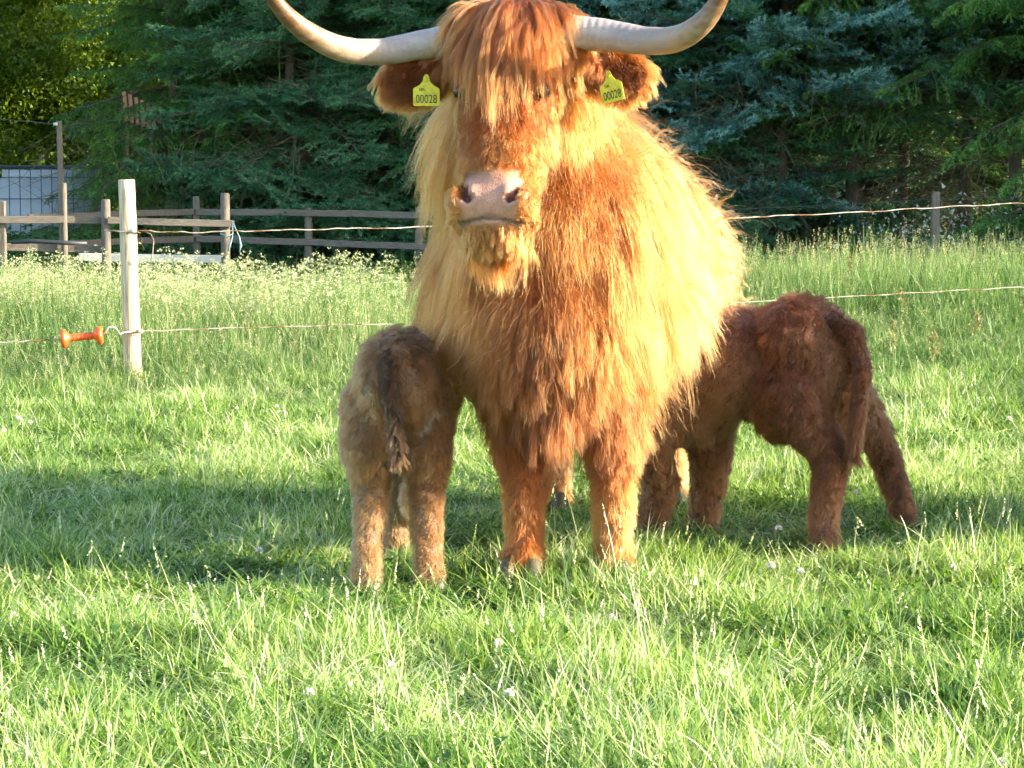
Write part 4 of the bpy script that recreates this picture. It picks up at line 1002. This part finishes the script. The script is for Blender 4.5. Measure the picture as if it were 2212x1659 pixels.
# ---- calves
def calf(origin, label, prims, legs, extra, m, coat_col, n_locks, tintf, seed, hooves, tail, curl=.5, lenb=.04, clump=.2, shift=-.13):
    o = np.array(origin, float); root = empty('highland_calf', o, label=label, cat='calf', group='young highland calves suckling')
    B = Body()
    for c, rr in prims: B.ell(np.array(c)-o, rr)
    for pts, rad in legs: B.limb([np.array(q)-o for q in pts], rad)
    for pts, rad in extra: B.limb([np.array(q)-o for q in pts], rad)
    me = B.build(.0075, 8); me.name = 'body'; V = coords(me); paint(me, np.tile(coat_col, (len(V), 1))); me.materials.append(M_skin); link('body', me, root)
    for p_, fw in hooves: hoof(np.array(p_)-o, fw, root, .85)
    S = Surf(me); r = np.random.default_rng(seed); data = []
    p, n = S.sample(n_locks, (S.C[:, 2] > .03)*np.where(S.C[:, 2] < .35, 1.3, 1), r)
    wv = unit(np.stack([blot(p, 5, 1), blot(p, 5, 5), blot(p, 5, 9)], 1)+1e-4)
    comb = np.array([0, 0, -1.]) + wv*.5; L = (lenb + .012*(p[:, 2] > .3))*r.uniform(.7, 1.35, len(p))
    G = grow(S, p, n, L, comb, .36, .05, r, 8, .11, .004, curl, .9)
    data.append(strands(G, n, 24, .014, clump, r, tintf(p+o, n), .07, .0016, 8, .35))
    hair('coat', data, .0006, m, root)
    if tail:
        tp = [np.array(q)-o for q in tail[0]]; tr = tail[1]; V, Q, T = tube_arrays(tp, tr, 10); tm = np_mesh('tail', V, [Q, T], M_skin, True, {'col': np.tile(coat_col, (len(V), 1))}); to = link('tail', tm, root)
        S2 = Surf(tm); p, n = S2.sample(650, np.ones(len(S2.A)), r); zt = (p[:, 2]-tp[-1][2])/(tp[0][2]-tp[-1][2])
        G = grow(S2, p, n, .018+.035*sstep(.5, .1, zt), np.tile([0, 0, -1.], (len(p), 1)), .5, .12, r, 7, .1, .004)
        hair('tail_hair', [strands(G, n, 18, .008, .6, r, tail[2], .07, .0018, 8, .4)], .0008, m, to)
    root.location.y += shift
    return root

def pc1(px, py, d): return np.array(P(px, py, d))
# left calf, seen from behind
x0, y0 = -.28, 5.5
t1 = lambda p, n: np.clip(.37 + .25*blot(p, 4) - .22*sstep(.5, .66, p[:, 2])*np.exp(-((p[:, 0]-x0)/.07)**2) + .26*sstep(.40, .15, p[:, 2]), 0, 1)
calf((x0, 5.7, 0), 'grey-brown calf seen from behind, its head under the cow',
     [((x0-.002, 5.60, .53), (.100, .15, .110)), ((x0-.043, 5.56, .51), (.062, .11, .105)), ((x0+.036, 5.56, .51), (.062, .11, .105)), ((x0-.005, 5.85, .50), (.085, .26, .115)), ((x0+.03, 6.05, .48), (.085, .14, .14)), ((x0+.0, 5.53, .575), (.05, .08, .05))],
     [([(x0-.06, 5.58, .46), (x0-.078, 5.54, .36), (x0-.072, 5.58, .25), (x0-.070, 5.53, .22), (x0-.078, 5.48, .09), (x0-.078, 5.46, .035)], [.078, .060, .042, .037, .030, .034]),
      ([(x0+.055, 5.58, .46), (x0+.066, 5.55, .36), (x0+.068, 5.58, .25), (x0+.068, 5.54, .22), (x0+.072, 5.50, .09), (x0+.075, 5.49, .035)], [.078, .060, .042, .037, .030, .034]),
      ([(x0-.02, 6.05, .45), (x0-.035, 6.03, .28), (x0-.035, 6.0, .20), (x0-.035, 6.0, .03)], [.07, .042, .034, .030]),
      ([(x0+.07, 6.08, .45), (x0+.05, 5.98, .28), (x0+.02, 5.90, .17), (x0+.016, 6.02, .12)], [.07, .042, .033, .028])],
     [([(x0+.03, 6.12, .54), (x0+.07, 6.25, .54), (x0+.13, 6.36, .48)], [.075, .065, .05]), ([(x0+.012, 5.66, .37), (x0+.012, 5.64, .31)], [.034, .022]), ([(x0+.13, 6.34, .50), (x0+.19, 6.42, .42)], [.06, .038])],
     M_calf1, (.16, .10, .06), 5200, t1, 5,
     [((x0-.078, 5.45, .0), (0, 1)), ((x0+.078, 5.48, .0), (0, 1)), ((x0-.035, 5.99, 0), (0, 1))],
     ([(x0-.005, 5.50, .60), (x0-.020, 5.455, .56), (x0-.015, 5.44, .50), (x0-.005, 5.435, .42), (x0+.003, 5.44, .35)], [.018, .015, .013, .010, .005], .05), .15, .014)
# right calf, three quarter side view
def t2(p, n): return np.clip(.40 + .35*blot(p, 4.5, 2) + .16*sstep(.45, .62, p[:, 2]) + .24*sstep(.26, .1, p[:, 2]) , 0, 1)  # paler lower legs: the sunlit patch there is put into the tint
R0 = np.array([.805, 6.12, 0.]); hd = unit(np.array([-.86, .28, 0.]))
def rc(f, s, z): q = R0 + hd*f + np.array([-hd[1], hd[0], 0])*s; return (q[0], q[1], z)      # f towards the head, s towards the camera
hl = pc1(1768, 1180, 6.0); hf = pc1(1936, 1120, 6.38)
calf((.75, 6.2, 0), 'dark red-brown woolly calf in side view at the right of the cow',
     [(rc(.02, 0, .57), (.135, .13, .125)), (rc(-.04, .0, .51), (.115, .12, .13)), (rc(.05, .04, .44), (.10, .09, .13)), (rc(.19, 0, .51), (.18, .125, .15)), (rc(.33, 0, .445), (.16, .12, .165)), (rc(.44, 0, .405), (.11, .115, .165))],
     [([rc(.02, .06, .44), (.775, 6.03, .395), (.850, 6.04, .295), (.858, 6.02, .25), (hl[0]-.005, 6.00, .09), (hl[0], 5.99, .035)], [.100, .066, .050, .042, .034, .037]),
      ([rc(-.04, -.06, .44), (.945, 6.27, .40), (1.03, 6.33, .29), (1.055, 6.35, .25), (hf[0]-.01, 6.37, .09), (hf[0], 6.37, .035)], [.10, .066, .044, .038, .031, .035]),
      ([rc(.42, .06, .36), rc(.43, .06, .26), (.42, 6.25, .17), (.385, 6.22, .035)], [.085, .056, .043, .036]),
      ([rc(.30, -.06, .36), rc(.28, -.06, .26), (.56, 6.32, .17), (.54, 6.32, .035)], [.08, .056, .044, .037])],
     [([rc(.50, 0, .50), rc(.62, 0, .50), rc(.72, 0, .44)], [.10, .075, .06])],
     M_calf2, (.11, .038, .016), 6500, t2, 6,
     [((hl[0]-.01, 6.0, 0), (-1, .2)), ((hf[0]-.01, 6.38, 0), (-1, .2)), ((.375, 6.21, 0), (-1, .2)), ((.53, 6.32, 0), (-1, .2))],
     ([(.86, 6.05, .645), (.915, 6.0, .61), (.935, 5.97, .51), (.925, 5.97, .40), (.915, 5.98, .28)], [.020, .018, .016, .013, .006], .32), .55, .021, .22)
print('calves done')

# ---- unseen mate added just right of the view to shade the right calf
def copy_tree(o, parent=None):
    c = o.copy(); COL.objects.link(c); c.parent = parent
    for ch_ in [x for x in list(bpy.data.objects) if x.parent == o]: copy_tree(ch_, c)
    return c
shade_cow = copy_tree(cow); shade_cow.location = (3.17, 5.96, 0); shade_cow.rotation_euler = (0, 0, math.radians(90))
shade_cow['label'] = 'unseen copy of the cow added outside the right edge to shade the right calf'; shade_cow['group'] = 'grown highland cows'; cow['group'] = 'grown highland cows'

# ------------------------------------------------------------ clover blossoms and dock stalks
def clover():
    rr = np.random.default_rng(9); n = 60; d = rr.normal(size=(n, 3)); d = unit(d); d[:, 2] = np.abs(d[:, 2])*1.1-.25; d = unit(d)
    c = d*.006; a = d*.009; b = unit(np.cross(d, rr.normal(size=(n, 3))))*.0026
    return np.stack([c-b, c+b, c+a+b*.5, c+a-b*.5], 1).reshape(-1, 3), np.arange(4*n).reshape(n, 4)
Vc, Qc = clover(); Mc = np_mesh('blossom', Vc, Qc, M_petal); Vt, Qt, Tt = tube_arrays([(0, 0, -.11), (.004, 0, -.05), (0, 0, 0)], .0012, 5); Ms = np_mesh('stem', Vt, [Qt, Tt], M_stem)
cl = [(348, 852), (362, 858), (370, 862), (512, 882), (597, 878), (604, 890), (40, 905), (66, 912), (8, 930), (648, 785), (1682, 1142), (1665, 1222), (1608, 1265), (1322, 1335), (668, 1497), (1077, 1390), (1690, 1636), (1100, 1500), (2165, 1646), (1955, 856), (2140, 862), (2180, 905), (1870, 868), (1848, 1065), (2060, 1225), (1730, 1235), (30, 1330), (560, 1190)]
import itertools
def where(px, py):
    near = [('in front of the cow feet', 1250, 1330), ('beside the left calf feet', 780, 1250), ('between the fence post and the left calf', 560, 890), ('just below the foot of the pale fence post', 350, 850), ('by the feet of the right calf', 1760, 1190), ('in the grass right of the right calf', 2050, 880), ('at the left edge below the orange handle', 30, 910), ('in the near grass at the bottom right corner', 2100, 1640), ('in the near grass below the cow', 1200, 1640), ('in the near grass at the lower left', 500, 1500)]
    return min(near, key=lambda q: (q[1]-px)**2+(q[2]-py)**2)[0]
grp = {}
for q in sorted(cl): grp.setdefault(where(*q), []).append(q)
ORD = ['leftmost', 'second', 'third', 'fourth', 'fifth', 'sixth', 'seventh']
def clab(px, py):
    g = grp[where(px, py)]; i = g.index((px, py)); n = len(g)
    if n == 1: return 'white clover blossom ' + where(px, py)
    w_ = 'rightmost' if i == n-1 else ORD[i]
    return '%s clover blossom %s%s' % (w_, where(px, py), '' if i in (0, n-1) else ', counted from left')
for px, py in cl:
    d = 4752/(py-400+ .085*4752/8) * 1.0; d = (1-.085)*4752/(py-400); q = P(px, py, d)
    root = empty('clover_flower', (q.x, q.y, q.z), label=clab(px, py), cat='flower', group='white clover blossoms')
    link('blossom', Mc, root); link('stem', Ms, root); root.rotation_euler = (random.uniform(-.2, .2), random.uniform(-.2, .2), random.uniform(0, 6)); s = random.uniform(.5, .85); root.scale = (s, s, s)
def dock(px, py_top, py_bot, d, label, seed):
    rr = np.random.default_rng(seed); b = P(px, py_bot, d); t = P(px+rr.uniform(-8, 8), py_top, d); root = empty('dock_stalk', (b.x, b.y, float(gz(b.x, b.y))), label=label, cat='plant', group='seeding dock stalks')
    Hh = t.z-float(gz(b.x, b.y)); ps = []; st = [tube_arrays([(0, 0, 0), (.01, 0, Hh*.5), (t.x-b.x, 0, Hh)], [.004, .003, .0015], 5)]; cs = []
    for k in range(9):
        z = Hh*(.45+.55*k/9); a = rr.uniform(0, 6.28); l = (1-k/10)*.09; e = np.array([math.cos(a)*l*.6, math.sin(a)*l*.6, l]); s0 = np.array([0.01, 0, z]); st.append(tube_arrays([s0, s0+e], [.0018, .001], 4, False))
        u = rr.uniform(0, 1, 22); cs.append(s0+e*u[:, None]+rr.normal(0, .006, (22, 3)))
    V, Q, T = merge(st); link('stem', np_mesh('stem', V, [Q, T], M_stem), root); link('seed_head', join_h([shards(np.concatenate(cs), .009, .5, rr)], 'seed_head', M_dock), root)
dock(1940, 620, 760, 10.6, 'tall dock stalk with brown seeds behind the right calf rump', 1); dock(1925, 690, 790, 10.2, 'short dock stalk left of the tall one by the right calf', 2)
dock(1828, 545, 700, 12.6, 'thin tall seed stalk above the right calf back', 3); dock(2100, 670, 760, 11, 'leaning dock stalk in the grass near the right edge', 4); dock(2010, 720, 800, 10.3, 'low dock stalk between the calf and the right edge', 5)
